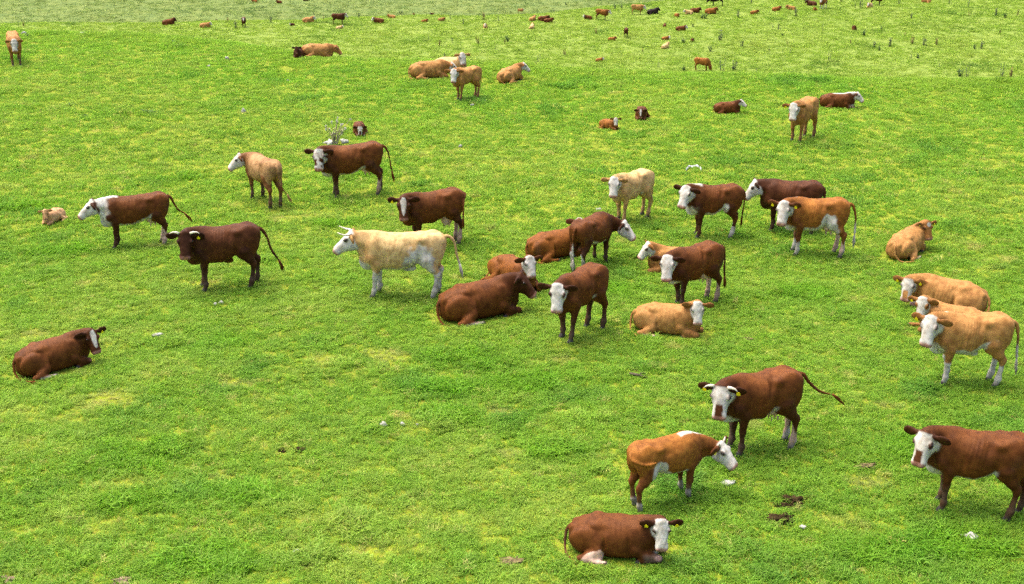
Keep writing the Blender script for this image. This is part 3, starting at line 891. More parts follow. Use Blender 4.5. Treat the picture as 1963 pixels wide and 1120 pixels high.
    blend(0.5 * spec.get('soil', 0.8) * sstep(0.1, 0.7, n1) * sstep(-0.45, -0.75, x) * sstep(1.25, 0.9, zz), (0.09, 0.06, 0.04))
    return np.clip(col, 0.003, 0.85)

def sphere_mesh(name, r, mat, nu=10, nv=7):
    V, F = [], []
    for j in range(nv + 1):
        for i in range(nu):
            a, b = 2 * math.pi * i / nu, math.pi * j / nv
            V.append((r * math.sin(b) * math.cos(a), r * math.sin(b) * math.sin(a), r * math.cos(b)))
    for j in range(nv):
        for i in range(nu):
            F.append((j * nu + i, (j + 1) * nu + i, (j + 1) * nu + (i + 1) % nu, j * nu + (i + 1) % nu))
    return new_mesh(name, V, F, mat)

def hoof_mesh():
    """cloven hoof: two claws, toe towards +x"""
    V, F = [], []
    for s in (-1, 1):
        o = len(V)
        low = [(-0.045, 0.006), (-0.045, 0.046), (0.03, 0.050), (0.078, 0.026), (0.074, 0.008)]
        hi = [(-0.045, 0.005), (-0.042, 0.040), (0.005, 0.043), (0.030, 0.026), (0.030, 0.005)]
        V += [(x, s * y, -0.01) for x, y in low] + [(x, s * y, 0.062) for x, y in hi]
        n = 5
        for i in range(n):
            q = (o + i, o + (i + 1) % n, o + n + (i + 1) % n, o + n + i)
            F.append(q if s < 0 else q[::-1])
        F.append(tuple(range(o + n, o + 2 * n))); F.append(tuple(range(o, o + n)))
    return new_mesh('hoof', V, F, M_HOOF, False)

def tag_mesh():
    """flag ear tag: narrow neck widening to a rounded plate"""
    out = [(-0.012, 0.0), (0.012, 0.0), (0.014, -0.015), (0.032, -0.025), (0.034, -0.068), (0.026, -0.076), (-0.026, -0.076), (-0.034, -0.068), (-0.032, -0.025), (-0.014, -0.015)]
    n = len(out)
    V = [(0.003, y, z) for y, z in out] + [(-0.003, y, z) for y, z in out]
    F = [tuple(range(n)), tuple(range(n, 2 * n))[::-1]] + [(i, n + i, n + (i + 1) % n, (i + 1) % n) for i in range(n)]
    return new_mesh('ear_tag', V, F, M_TAG, False)

def tuft_mesh(seed, col):
    """hanging switch of hair: many tapering locks from one root, pointing along -z"""
    rnd = random.Random(seed)
    V, F, c = [], [], []
    for k in range(16):
        a = rnd.uniform(0, 2 * math.pi); r = rnd.uniform(0.0, 0.03); ln = rnd.uniform(0.20, 0.34)
        d = Vector((math.cos(a), math.sin(a), 0))
        pts = [d * 0.006, d * (0.4 * r + 0.006) + Vector((0, 0, -ln * 0.3)), d * (r + 0.006) + Vector((0, 0, -ln * 0.65)), d * r * rnd.uniform(0.3, 1.5) + Vector((0, 0, -ln))]
        v, f = tube(pts, [0.013, 0.015, 0.011, 0.002], 5)
        o = len(V); V += v; F += [tuple(i + o for i in q) for q in f]
        c += [np.array(col) * rnd.uniform(0.7, 1.25)] * len(v)
    me = new_mesh('tail_tuft', V, F, M_COAT)
    set_color(me, np.array(c))
    return me

ME_EYE = sphere_mesh('eye', 0.024, M_EYE)
ME_HOOF = hoof_mesh()
ME_TAG = tag_mesh()

def basis(x, y, z, o, s=1.0):
    m = Matrix.Identity(4)
    for i, a in enumerate((x, y, z)):
        for r in range(3): m[r][i] = float(a[r]) * s
    for r in range(3): m[r][3] = float(o[r])
    return m

def horn_mesh(kind, s):
    """curved horn growing along +y (mirrored for the other side); x muzzle-ward, z crown-ward"""
    P = {'short': [(0, 0, 0), (0.0, 0.06, 0.015), (0.015, 0.12, 0.018), (0.05, 0.165, 0.01)],
         'side': [(0, 0, 0), (-0.02, 0.07, 0.01), (-0.02, 0.14, 0.02), (0.01, 0.20, 0.03)],
         'up': [(0, 0, 0), (0.03, 0.07, 0.02), (0.09, 0.11, 0.07), (0.14, 0.12, 0.14), (0.17, 0.11, 0.20)],
         'stub': [(0, 0, 0), (-0.02, 0.03, 0.03), (-0.05, 0.05, 0.07)]}[kind]
    n = len(P)
    rads = [0.028 * (1 - 0.8 * (i / (n - 1)) ** 1.3) for i in range(n)]
    v, f = tube([(p[0], p[1], p[2]) for p in P], rads, 9)
    return new_mesh('horn', v, f, M_HORN)

def make_cattle(spec, name, detail=0.022, parts=True):
    """one animal: an empty at its feet, the body and the parts one can see on it"""
    loc = spec['loc']; az = math.atan2(loc.y, loc.x)
    yaw = R(spec['dir']) + az - R(90)
    s = spec['s'] * (0.88 if spec['pose'] == 'lie' else 1.05)
    V, Q, info = build_cattle(spec, detail)
    cols = coat_colours(spec, V, info)
    me = fast_quads('body', V, Q, M_COAT)
    set_color(me, cols)
    # lie of the land under the animal
    e = 0.6
    fx, fy = math.cos(yaw), math.sin(yaw)
    gx = (float(height(loc.x + fx * e, loc.y + fy * e)) - float(height(loc.x - fx * e, loc.y - fy * e))) / (2 * e)
    rot = Matrix.Rotation(yaw, 4, 'Z') @ Matrix.Rotation(-math.atan(gx), 4, 'Y')
    M = Matrix.Translation(loc + Vector((0, 0, spec.get('dz', 0.03 if spec['pose'] != 'lie' else -0.01)))) @ rot @ Matrix.Scale(s, 4)
    if not parts:
        o = add_obj(name, me); o.matrix_world = M
        return o
    root = bpy.data.objects.new(name, None)
    root.empty_display_size = 0.3
    COL.objects.link(root)
    root.matrix_world = M
    add_obj('body', me, root)
    for p in info['eyes']:
        o = add_obj('eye', ME_EYE, root); o.location = p
    for (x, y, z, a) in info['feet']:
        o = add_obj('hoof', ME_HOOF, root); o.location = (x, y, z); o.rotation_euler = (0, 0, a)
    for side in spec.get('tags', ()):                       # 0 right ear, 1 left ear
        p, ed, wd, th = info['ears'][side]
        o = add_obj('ear_tag', ME_TAG, root)
        zz = np.array((0, 0, 1.0)); zz = zz - th * (zz @ th); zz /= np.linalg.norm(zz)
        o.matrix_local = basis(th, np.cross(zz, th), zz, p + th * 0.012 + zz * 0.02, 0.95)
    if spec.get('horns'):
        for i, (p, X, Y, Z) in enumerate(info['hornb']):
            o = add_obj('horn', horn_mesh(spec['horns'], i), root)
            o.matrix_local = basis(X, Y, Z, p)
    tp, td = info['tail']
    if spec.get('tuft', True):
        zz = -td / np.linalg.norm(td)
        if spec['pose'] != 'lie':
            zz = zz * 0.6 + np.array((0, 0, 0.4)); zz /= np.linalg.norm(zz)
        xx = np.cross((0, 1, 0), zz); xx /= np.linalg.norm(xx); yy = np.cross(zz, xx)
        c = WHITE if spec.get('whitetail') else np.array(COATS[spec['coat']][0]) * 1.3
        o = add_obj('tail_tuft', tuft_mesh(spec['seed'], c), root)
        o.matrix_local = basis(xx, yy, zz, tp)
    return root

# ------------------------------------------------------------------ the herd on the near hill
# dir: which way the body points as seen (0 right, 90 away, 180 left, 270 towards us); look: the same for the head
HERD = []
def cow(px, py, d, s, pose, look, coat, label, cat='cow', **kw):
    HERD.append(dict(px=px, py=py, dir=d, s=s, pose=pose, look=look, coat=coat, label=label, cat=cat, **kw))

STREAM = [(-0.80, 0, 1.27), (-0.92, 0.0, 1.24), (-1.03, 0.0, 1.05), (-1.10, 0.0, 0.78), (-1.26, 0.0, 0.52)]
FLICK = [(-0.80, 0, 1.27), (-0.92, 0.0, 1.26), (-1.05, 0.0, 1.08), (-1.25, 0.0, 0.90), (-1.48, 0.0, 0.82)]
SWING = [(-0.80, 0, 1.27), (-0.92, 0.0, 1.25), (-1.00, 0.0, 1.08), (-1.10, 0.02, 0.88), (-1.25, 0.02, 0.78)]
BOW = [(-0.80, 0, 1.28), (-0.94, 0.0, 1.30), (-1.06, 0.0, 1.16), (-1.10, 0.0, 0.92), (-1.17, 0.0, 0.70)]

# left side
cow(31, 122, 272, 0.84, 'stand', 268, 'tan', 'tan cow with a white face standing head on at the far left edge', hpitch=64, el=2, mud=0.9, belly=1, short=0)
cow(104, 423, 232, 0.5, 'lie', 268, 'pink', 'pale pinkish calf lying at the left beside the white-headed brown cow', 'calf', face='none', calf=1, out=1, hs=1.15, el=40, hpitch=60, tuft=False, short=0.06)
cow(266, 471, 180, 0.9, 'stand', 182, 'red', 'red-brown cow with a white head and neck standing in profile, facing left', whiteneck=1, crest=1.2, belly=1, brisket=1.4, mud=0.25, tail=SWING, el=1, hpitch=36, udder=0.7, stance=(0.05, -0.02, 0.02, 0.06), socks=0.5, socks_hind=1, seedx=4, short=0)
cow(443, 551, 183, 1.018, 'stand', 262, 'dark', 'dark brown cow with pale side horns, plain face and tail streaming out behind', face='none', horns='side', tail=STREAM, tags=(1,), el=12, hpitch=62, stance=(0.0, 0.02, 0.06, -0.10), mud=0.6, sheath=1, short=0.21)
cow(509, 388, 114, 0.89, 'stand', 183, 'fawn', 'tan bullock seen from behind with a white face turned left', points=1.5, el=0, hpitch=40, nyaw=45, mud=0.9, soil=1, tags=(), tail=[(-0.80, 0, 1.27), (-0.92, -0.02, 1.22), (-0.95, -0.05, 0.9), (-0.96, -0.12, 0.6), (-1.0, -0.25, 0.42)], dapple=0, short=0)
cow(686, 374, 181, 1.005, 'stand', 256, 'red', 'red-brown cow with a mottled brown and white face beside the dry thistle', face='mottled', belly=0.6, brisket=0.7, el=14, hpitch=60, udder=0.7, stance=(0, 0.06, 0.02, -0.05), tail=[(-0.80, 0, 1.27), (-0.94, 0.0, 1.24), (-1.03, 0.0, 1.05), (-1.05, 0.0, 0.8), (-1.08, 0.0, 0.56)], short=0.12)
cow(840, 469, 196, 0.957, 'stand', 268, 'red', 'red-brown cow with white blaze and full pale udder behind the cream one', face='blaze', blaze=0.9, udder=1.35, tags=(0,), el=12, hpitch=62, belly=0, tail=[(-0.80, 0, 1.27), (-0.91, 0.03, 1.22), (-0.82, 0.24, 1.12), (-0.78, 0.31, 0.95), (-0.76, 0.33, 0.72)], short=0.19)
cow(773, 568, 176, 1.041, 'stand', 178, 'cream', 'cream cow with tall pale horns and white legs standing in profile', horns='up', face='white', points=0.7, brisket=1.3, flank=1.5, socks=1.6, hindwhite=1, mud=0.25, tail=BOW, whitetail=1, el=9, hpitch=36, belly=1, sheath=1, stance=(0.06, -0.04, 0.05, -0.03), soil=0.8, short=0)
cow(689, 255, 275, 0.57, 'lie', 266, 'red', 'small brown calf with a broken white blaze lying head on near the dry thistle', 'calf', face='broken', calf=1, hs=1.2, el=2, hpitch=66, tuft=False, short=0.06)
cow(101, 707, 14, 0.949, 'lie', 291, 'red', 'red-brown cow with a white blaze lying alone at the lower left', face='blaze', blaze=0.9, out=-1, tags=(1,), el=13, hpitch=58, socks=1, points=1.0, nyaw=-28, short=0.06)
# centre group
cow(915, 606, 20, 1.203, 'lie', 348, 'red', 'large brown cow lying with lowered dark head in the central huddle', face='none', out=-1, el=18, hpitch=44, socks=1, nyaw=-8, points=1.5, nlen=0.42, short=0.06)
cow(984, 543, 306, 0.98, 'lie', 290, 'chestnut', 'orange-brown cow with a white face lying behind the large brown one', out=-1, tags=(1,), el=46, hpitch=55, socks=1, reach=-1, nyaw=-16, short=0.06)
cow(1123, 636, 229, 0.977, 'stand', 262, 'red', 'dark red heifer with white face and brown eye patches before the huddle', eyepatch=1.0, belly=0.7, calf=0.35, el=6, hpitch=62, stance=(0.10, -0.02, -0.02, 0.10), mud=0.8, points=0.8, short=0.36)
cow(1062, 490, 22, 0.97, 'lie', 80, 'chestnut', 'orange-brown cow lying with its head hidden behind the standing brown cow', out=-1, el=42, hpitch=45, face='white', nyaw=20, tags=(1, 0), short=0.06)
cow(1131, 512, 60, 0.86, 'stand', 350, 'red', 'brown cow seen from behind reaching its white face to the right', el=-9, hpitch=44, nyaw=-44, nlen=0.60, belly=0.7, face='white', soil=1.3, points=1.2, whitetail=1, tail=[(-0.80, 0, 1.27), (-0.92, 0.0, 1.22), (-0.95, 0.02, 0.9), (-0.94, 0.03, 0.6), (-0.93, 0.03, 0.40)], short=0.08)
cow(1300, 519, 186, 0.9, 'lie', 200, 'tan', 'tan cow with a white face lying behind the red-brown white-faced cow', out=1, el=30, hpitch=46, socks=1, nyaw=12, short=0.06)
cow(1342, 580, 212, 0.932, 'stand', 262, 'red', 'red-brown cow with clean white face standing over the lying golden one', el=6, hpitch=60, udder=0.9, stance=(0.05, -0.06, 0.0, 0.05), mud=0.7, brisket=0.5, tail=[(-0.80, 0, 1.27), (-0.94, 0.0, 1.22), (-1.0, -0.02, 0.95), (-1.0, -0.03, 0.7), (-1.02, -0.03, 0.48)], short=0.36)
cow(1275, 635, 346, 0.942, 'lie', 272, 'tan', 'golden tan cow with a white face lying right of the huddle, facing us', out=-1, el=33, hpitch=62, nyaw=-26, points=0.7, socks=0.6, short=0.06)
cow(1219, 418, 220, 0.877, 'stand', 262, 'cream', 'cream cow with a white face standing behind the central huddle', el=10, hpitch=62, points=0.6, mud=0.4, belly=0.5, stance=(0.05, -0.04, 0.02, -0.05), short=0.36)
# right group
cow(1375, 454, 194, 0.934, 'stand', 242, 'red', 'red-brown cow with white head, white throat and white hind shanks', crest=1.5, crest0=0.5, whiteneck=0, brisket=1.8, belly=1.2, socks=0.9, socks_hind=1, flank=0.6, el=12, hpitch=58, mud=0.3, stance=(0.0, -0.04, 0.06, -0.06), short=0.31)
cow(1519, 444, 178, 0.927, 'stand', 190, 'dark', 'very dark brown cow standing behind the orange-brown cow with yellow tags', el=4, hpitch=50, fat=1.05, mud=0.5, short=0.17)
cow(1572, 489, 184, 0.988, 'stand', 258, 'orange', 'orange-brown cow with white face, white flank patch and two yellow ear tags', el=8, hpitch=60, belly=1.4, flank=1.1, brisket=1.0, socks=0.9, hindwhite=1, tags=(0, 1), whitetail=1, mud=0.4, udder=0.7, crest=0.7, crest0=0.6, stance=(0.02, 0.08, -0.05, 0.08), tail=[(-0.80, 0, 1.27), (-0.94, 0.0, 1.24), (-1.02, 0.0, 1.0), (-1.03, 0.0, 0.75), (-1.03, 0.0, 0.5)], short=0.27)
cow(1542, 266, 241, 0.907, 'stand', 262, 'tan', 'tan cow with a white face standing towards us in the upper right', el=12, hpitch=62, tags=(0,), mud=0.5, points=0.7, stance=(0.06, -0.02, 0, 0.05), short=0.36)
cow(1602, 206, 5, 0.791, 'lie', 356, 'red', 'red-brown cow with white back stripe and white head lying at upper right', backstripe=1, crest=1.5, crest0=0.3, out=-1, el=17, hpitch=40, brisket=1.5, nyaw=-4, short=0.06)
cow(1392, 216, 4, 0.595, 'lie', 350, 'red', 'young brown animal with a white head lying in profile facing right', out=-1, el=26, hpitch=36, calf=0.6, tuft=False, hs=1.15, short=0.06)
cow(1229, 226, 268, 0.597, 'lie', 268, 'red', 'brown calf with a short white blaze lying head on', 'calf', face='blaze', blaze=0.8, calf=0.8, hs=1.15, el=9, hpitch=64, tuft=False, short=0.06)
cow(1167, 246, 318, 0.488, 'lie', 272, 'orange', 'small orange calf with a white face and yellow tag lying in the grass', 'calf', out=-1, calf=1, hs=1.2, el=37, hpitch=64, tags=(0,), tuft=False, short=0.06)
cow(977, 155, 52, 0.835, 'lie', 5, 'tan', 'tan cow with a white face lying rear towards us, near the crest', out=-1, el=13, hpitch=40, nyaw=-24, whitetail=0, soil=0.3, short=0.06)
cow(901, 190, 214, 0.805, 'stand', 262, 'tan', 'young tan animal with white face standing before the two lying near the crest', el=12, hpitch=64, calf=0.6, points=0.6, mud=0.5, stance=(0.05, -0.05, 0.05, -0.05), tuft=False, short=0.36)
cow(820, 148, 8, 0.979, 'lie', 10, 'tan', 'long tan cow lying behind the young standing tan animal', out=-1, el=-10, hpitch=40, face='white', tuft=False, short=0.06)
cow(862, 139, 330, 0.95, 'lie', 282, 'cream', 'cream cow with a white face resting behind the long tan one', out=-1, el=46, hpitch=62, tuft=False, short=0.06)
cow(606, 109, 4, 0.861, 'lie', 352, 'tan', 'light brown cow with a plain face lying in profile near the crest', face='none', out=-1, el=3, hpitch=38, points=0.6, tuft=False, short=0.06)
cow(572, 109, 262, 0.548, 'lie', 262, 'dark', 'dark brown calf lying against the plain light brown cow', 'calf', face='none', calf=0.8, hs=1.15, el=40, hpitch=60, tuft=False, short=0.06)
cow(1735, 487, 66, 0.911, 'lie', 308, 'tan', 'tan cow lying back towards us, brown and white face turned round', face='star', out=-1, tags=(0, 1), el=27, hpitch=58, nyaw=-52, socks=1, points=1.5, soil=0.9, short=0.06)
cow(1821, 593, 172, 1.054, 'lie', 256, 'tan', 'rearmost of the row at the right edge, lying tan cow with two tags', face='broken', out=1, tags=(0, 1), el=2, hpitch=60, nyaw=34, points=0.6, short=0.06)
cow(1832, 640, 176, 0.94, 'lie', 258, 'tan', 'tan cow lying between the rearmost one and the standing white-chested one', face='white', eyepatch=1.3, out=1, tags=(0,), el=30, hpitch=60, nyaw=34, reach=-1, points=0.8, short=0.06)
cow(1866, 735, 193, 0.966, 'stand', 252, 'tan', 'tan cow with white face, white chest and white belly standing at right', el=12, hpitch=60, tags=(0,), brisket=1.6, belly=1.6, socks=1.2, whitetail=1, mud=0.2, crest=0.8, crest0=0.6, points=0.5, sheath=1, stance=(0.03, -0.06, 0.02, 0.08), tail=[(-0.80, 0, 1.27), (-0.93, 0.0, 1.22), (-0.99, 0.0, 1.0), (-1.0, 0.0, 0.72), (-1.02, 0.0, 0.5)], short=0.29)
# foreground
cow(1472, 859, 205, 0.994, 'stand', 262, 'red', 'red-brown cow with short horns, broken white face and tail flicked out', face='broken', horns='short', tags=(0, 1), tail=FLICK, belly=0.7, brisket=0.8, socks=0.7, socks_hind=1, el=8, hpitch=62, mud=0.55, stance=(0.02, 0.06, -0.02, -0.06), udder=0.6, short=0.36)
cow(1269, 964, 38, 0.785, 'stand', 338, 'orange', 'orange-brown cow with lowered white head seen from behind in the foreground', el=-4, hpitch=40, nyaw=-24, nlen=0.62, horns='stub', tags=(0,), flank=1.0, belly=1.3, crest=0.8, crest0=0.3, brisket=1.3, mud=0.7, socks=0.6, soil=0.3, calf=0.2, stance=(0.05, -0.03, 0.05, -0.05), tail=[(-0.80, 0, 1.27), (-0.92, -0.02, 1.22), (-0.90, -0.16, 1.12), (-0.70, -0.30, 1.07), (-0.52, -0.335, 1.09)], tuft=False, short=0.08)
cow(1876, 982, 183, 0.955, 'stand', 248, 'red', 'big red-brown cow with a broken white face, cut off by the right edge', face='broken', eyepatch=0.9, el=12, hpitch=60, belly=0.9, brisket=0.9, mud=0.8, points=0.8, stance=(0.02, 0.06, 0.06, -0.12), fat=1.04, short=0.19)
cow(1175, 1057, 352, 0.917, 'lie', 276, 'red', 'red-brown cow with a white face and pink nose lying at the bottom', out=-1, el=22, hpitch=62, tags=(0, 1), eyepatch=0.8, udder=1, socks=1, brisket=1.1, nyaw=-32, points=0.7, short=0.06)

for i, sp in enumerate(HERD):
    sp['seed'] = 11 + 7 * i + sp.get('seedx', 0)
    sp['loc'] = pix(sp['px'], sp['py'])
    sp['hyaw'] = ((sp['look'] - sp['dir'] + 180) % 360) - 180
    dist = sp['loc'].length
    o = make_cattle(sp, 'calf' if sp['cat'] == 'calf' else 'cow', 0.022 if dist < 36 else 0.028)
    tag(o, sp['label'], sp['cat'], 'cattle on the near hill')
    if sp['pose'] == 'lie':
        BARE.append((sp['loc'].x, sp['loc'].y, 1.0 * sp['s'], 0.55 * sp['s'], R(sp['dir']) + math.atan2(sp['loc'].y, sp['loc'].x) - R(90), 0.45))

# ------------------------------------------------------------------ cattle far off in the valley and beyond
FAR = []
def far(px, py, d, s, pose, look, coat, label, cat='cow', **kw):
    FAR.append(dict(px=px, py=py, dir=d, s=s, pose=pose, look=look, coat=coat, label=label, cat=cat, **kw))

far(322, 48, 5, 1.15, 'lie', 5, 'red', 'leftmost far cow, brown, lying with head to the right', out=-1, face='none', el=28, soil=0)
far(392, 53, 5, 0.95, 'lie', 350, 'tan', 'far tan cow lying between the leftmost brown and the blazed dark one', out=-1, el=24)
far(415, 41, 272, 0.8, 'lie', 270, 'red', 'tiny far reddish cow on the field edge above the lying tan one', face='none')
far(468, 52, 268, 0.88, 'stand', 268, 'dark', 'far dark cow with white blaze standing head on', face='blaze', blaze=1.5)
far(561, 49, 200, 0.45, 'lie', 230, 'dark', 'tiny dark calf left of the far standing dark cow', 'calf', face='white')
far(590, 43, 4, 1.05, 'lie', 350, 'tan', 'far tan cow lying beside pale dead weeds', out=-1, dapple=0)
far(648, 47, 2, 1.02, 'stand', 2, 'dark', 'far dark brown cow walking right on the field edge', el=8, face='white', mud=0.2)
far(650, 56, 20, 0.62, 'lie', 320, 'cream', 'pale far calf below the walking dark cow', 'calf', out=-1)
far(727, 44, 176, 0.98, 'lie', 200, 'red', 'far brown cow with white face lying head to the left', out=1)
far(752, 35, 175, 0.7, 'lie', 180, 'tan', 'small tan animal lying right of the left-facing white-faced brown one', face='none')
far(793, 29, 268, 0.75, 'lie', 268, 'orange', 'small orange animal lying among weeds on the far field edge', face='none')
far(829, 28, 182, 0.7, 'lie', 190, 'dark', 'small dark animal with white face lying on the far edge', face='white')
far(813, 43, 8, 0.58, 'lie', 10, 'orange', 'flat-lying orange calf, left of two in mid valley', 'calf', face='none')
far(845, 40, 5, 0.60, 'lie', 5, 'tan', 'flat-lying tan calf, right of two in mid valley', 'calf', face='none')
far(930, 53, 272, 0.80, 'lie', 262, 'cream', 'lone pale cream cow lying head on in mid valley')
far(997, 26, 2, 0.88, 'stand', 0, 'tan', 'far tan cow standing beside a dark weed, head right', el=10)
far(1021, 40, 60, 0.86, 'lie', 80, 'tan', 'tan cow lying left of a brown pair in the valley')
far(1040, 40, 6, 1.0, 'lie', 10, 'red', 'brown cow lying at the rear of a close brown pair', out=-1, face='none')
far(1050, 43, 12, 0.85, 'lie', 20, 'red', 'brown cow lying at the front of a close brown pair', out=-1, face='none', points=0.4)
far(1020, 55, 85, 0.85, 'lie', 90, 'cream', 'cream cow lying back to us below the brown pair', face='none')
far(1128, 37, 190, 0.78, 'lie', 215, 'red', 'brown cow with white face lying left of a standing brown one', out=1)
far(1152, 38, 356, 1.02, 'stand', 356, 'orange', 'brown cow with white head standing in profile in the valley', points=1.3, el=4)
far(1220, 28, 0, 0.98, 'stand', 350, 'tan', 'tan cow with white head standing left of a dark lying cow', el=0)
far(1250, 27, 6, 1.10, 'lie', 10, 'black', 'blackish cow lying right of the standing tan one', out=-1, face='none')
far(1297, 32, 300, 0.70, 'lie', 290, 'orange', 'small orange calf alone left of a lying pair', 'calf', face='none')
far(1321, 27, 200, 0.80, 'lie', 190, 'cream', 'cream animal with white face lying before a brown one', out=1)
far(1331, 24, 2, 0.95, 'lie', 0, 'red', 'brown cow lying behind the cream animal', out=-1, face='none')
far(1361, 26, 12, 1.12, 'lie', 10, 'orange', 'long chestnut cow lying on the slope, head right', out=-1, face='none', points=1.2)
far(1376, 12, 178, 1.15, 'stand', 180, 'black', 'black cow standing at the top edge', el=-10, face='none', mud=0)
far(1445, 27, 10, 0.74, 'lie', 330, 'orange', 'small orange cow lying right of a green shrub', out=-1, face='none')
far(1487, 21, 25, 0.84, 'lie', 40, 'orange', 'orange-brown cow lying at upper right, left neighbour of a tan one', out=-1, face='none', points=1.4)
far(1517, 19, 195, 0.85, 'lie', 210, 'tan', 'tan cow lying at upper right beside an orange-brown one', face='none', points=0.4)
far(1557, 11, 172, 1.0, 'lie', 180, 'dark', 'dark brown cow lying left of a standing patched one at the top', face='none', out=1)
far(1578, 17, 245, 1.05, 'stand', 260, 'orange', 'patched brown and white cow standing at the top edge', socks=1.5, belly=2, mud=0)
far(1562, 20, 262, 0.66, 'lie', 262, 'orange', 'small orange calf in front of the patched standing cow', 'calf', face='none', points=0.3)
far(1678, 10, 10, 1.0, 'stand', 10, 'dark', 'dark cow standing behind a white one at the top edge', face='none')
far(1667, 14, 255, 0.95, 'lie', 255, 'cream', 'whitish cow lying at the top edge before a dark one', dapple=1)
far(1776, 5, 178, 0.95, 'lie', 180, 'tan', 'tan cow lying cut by the top edge, farthest right', face='none')
far(1274, 52, 85, 0.62, 'lie', 90, 'red', 'small reddish calf lying left of a white-headed brown cow', 'calf', face='none')
far(1304, 59, 4, 0.92, 'lie', 350, 'red', 'dark brown cow lying with a white head turned right', out=-1, points=1.2)
far(1200, 72, 88, 0.85, 'stand', 90, 'dark', 'dark brown young animal standing alone, seen from behind', face='none', calf=0.6, el=-20)
far(1172, 78, 10, 0.66, 'lie', 20, 'orange', 'orange calf lying flat near the lone standing animal', 'calf', face='none')
far(1275, 77, 20, 0.68, 'lie', 300, 'orange', 'orange calf lying just behind a cream one', 'calf', out=-1)
far(1327, 80, 275, 0.64, 'lie', 280, 'red', 'brown calf lying to the right of an orange one', 'calf', face='none')
far(1275, 93, 60, 0.86, 'lie', 60, 'cream', 'cream cow lying nearest of a small scattered group', face='none', points=0.3)
far(1148, 118, 15, 0.60, 'lie', 330, 'orange', 'small calf with white face lying just beyond the brow', 'calf', out=-1)
far(1344, 136, 350, 1.05, 'stand', 345, 'orange', 'orange-brown cow grazing head down just beyond the brow', el=-52, nlen=0.66, hpitch=76, face='none', points=0.4, mud=0.2)
far(1637, 57, 276, 0.84, 'lie', 262, 'red', 'brown cow lying alone among weeds in the right of the valley', face='none', points=0.6)
far(489, 4, 175, 1.0, 'lie', 180, 'orange', 'tiny orange cow lying in the farthest field, left', face='none')
far(536, 6, 178, 1.05, 'lie', 180, 'red', 'tiny dark brown cow lying in the farthest field, middle of three', face='none')
far(586, 2, 5, 1.05, 'lie', 0, 'dark', 'tiny dark cow at the top edge of the farthest field', face='none')

for i, sp in enumerate(FAR):
    sp['seed'] = 501 + 3 * i
    sp['loc'] = pix(sp['px'], sp['py'])
    sp['hyaw'] = ((sp['look'] - sp['dir'] + 180) % 360) - 180
    sp['dz'] = 0.0
    o = make_cattle(sp, 'calf' if sp['cat'] == 'calf' else 'cow', 0.05, parts=False)
    tag(o, sp['label'], sp['cat'], 'cattle far off in the valley')

# ------------------------------------------------------------------ weeds
M_WEED = plain('weed_leaf', (0.075, 0.125, 0.045), 0.8, 0.35, 6, 0.15)
M_GREYWEED = plain('thistle_leaf', (0.12, 0.14, 0.085), 0.8, 0.35, 6, 0.1)
M_DEADWEED = plain('dead_stem', (0.21, 0.15, 0.06), 0.85, 0.35, 6, 0.1)
M_DRY = plain('dry_stem', (0.40, 0.36, 0.20), 0.8, 0.3, 8, 0.1)
M_FLUFF = plain('seed_fluff', (0.46, 0.45, 0.38), 0.9, 0.12, 20, 0.05)

def leaf(V, F, p, d, up, ln, w):
    d = d.normalized(); sd = d.cross(up).normalized()
    o = len(V)
    V += [p, p + d * ln * 0.45 + sd * w + up * ln * 0.08, p + d * ln - up * ln * 0.12, p + d * ln * 0.45 - sd * w + up * ln * 0.08]
    F.append((o, o + 1, o + 2, o + 3))

def weed_mesh(seed, kind):
    """upright weed about 1 m tall: stems with leaves up their length"""
    rnd = random.Random(seed)
    V, F = [], []
    ns = {'bush': 9, 'thistle': 6, 'thin': 3}[kind]
    for k in range(ns):
        a = rnd.uniform(0, 6.28); sp = rnd.uniform(0.05, 0.45 if kind == 'bush' else 0.22)
        top = Vector((math.cos(a) * sp, math.sin(a) * sp, rnd.uniform(0.55, 1.0)))
        b0 = Vector((math.cos(a) * 0.06, math.sin(a) * 0.06, -0.05))
        mid = b0.lerp(top, 0.5) + Vector((rnd.uniform(-.04, .04), rnd.uniform(-.04, .04), 0.04))
        v, f = tube([b0, mid, top], [0.018, 0.013, 0.007], 4)
        o = len(V); V += v; F += [tuple(i + o for i in q) for q in f]
        nl = {'bush': 16, 'thistle': 11, 'thin': 6}[kind]
        for j in range(nl):
            t = rnd.uniform(0.1, 1.0)
            p = b0.lerp(mid, t * 2) if t < 0.5 else mid.lerp(top, t * 2 - 1)
            an = rnd.uniform(0, 6.28)
            d = Vector((math.cos(an), math.sin(an), rnd.uniform(0.0, 0.8)))
            leaf(V, F, p, d, Vector((0, 0, 1)), rnd.uniform(0.12, 0.28) * (1.2 - 0.5 * t), rnd.uniform(0.02, 0.05) * (1.4 if kind == 'bush' else 1))
    return V, F

WEEDS = {}
for kd, mt in (('bush', M_WEED), ('thistle', M_GREYWEED), ('thin', M_GREYWEED), ('dead', M_DEADWEED)):
    WEEDS[kd] = [new_mesh('weed', *weed_mesh(40 + 5 * k, 'thin' if kd == 'dead' and k == 0 else ('thistle' if kd == 'dead' else kd)), mt, False) for k in range(3)]

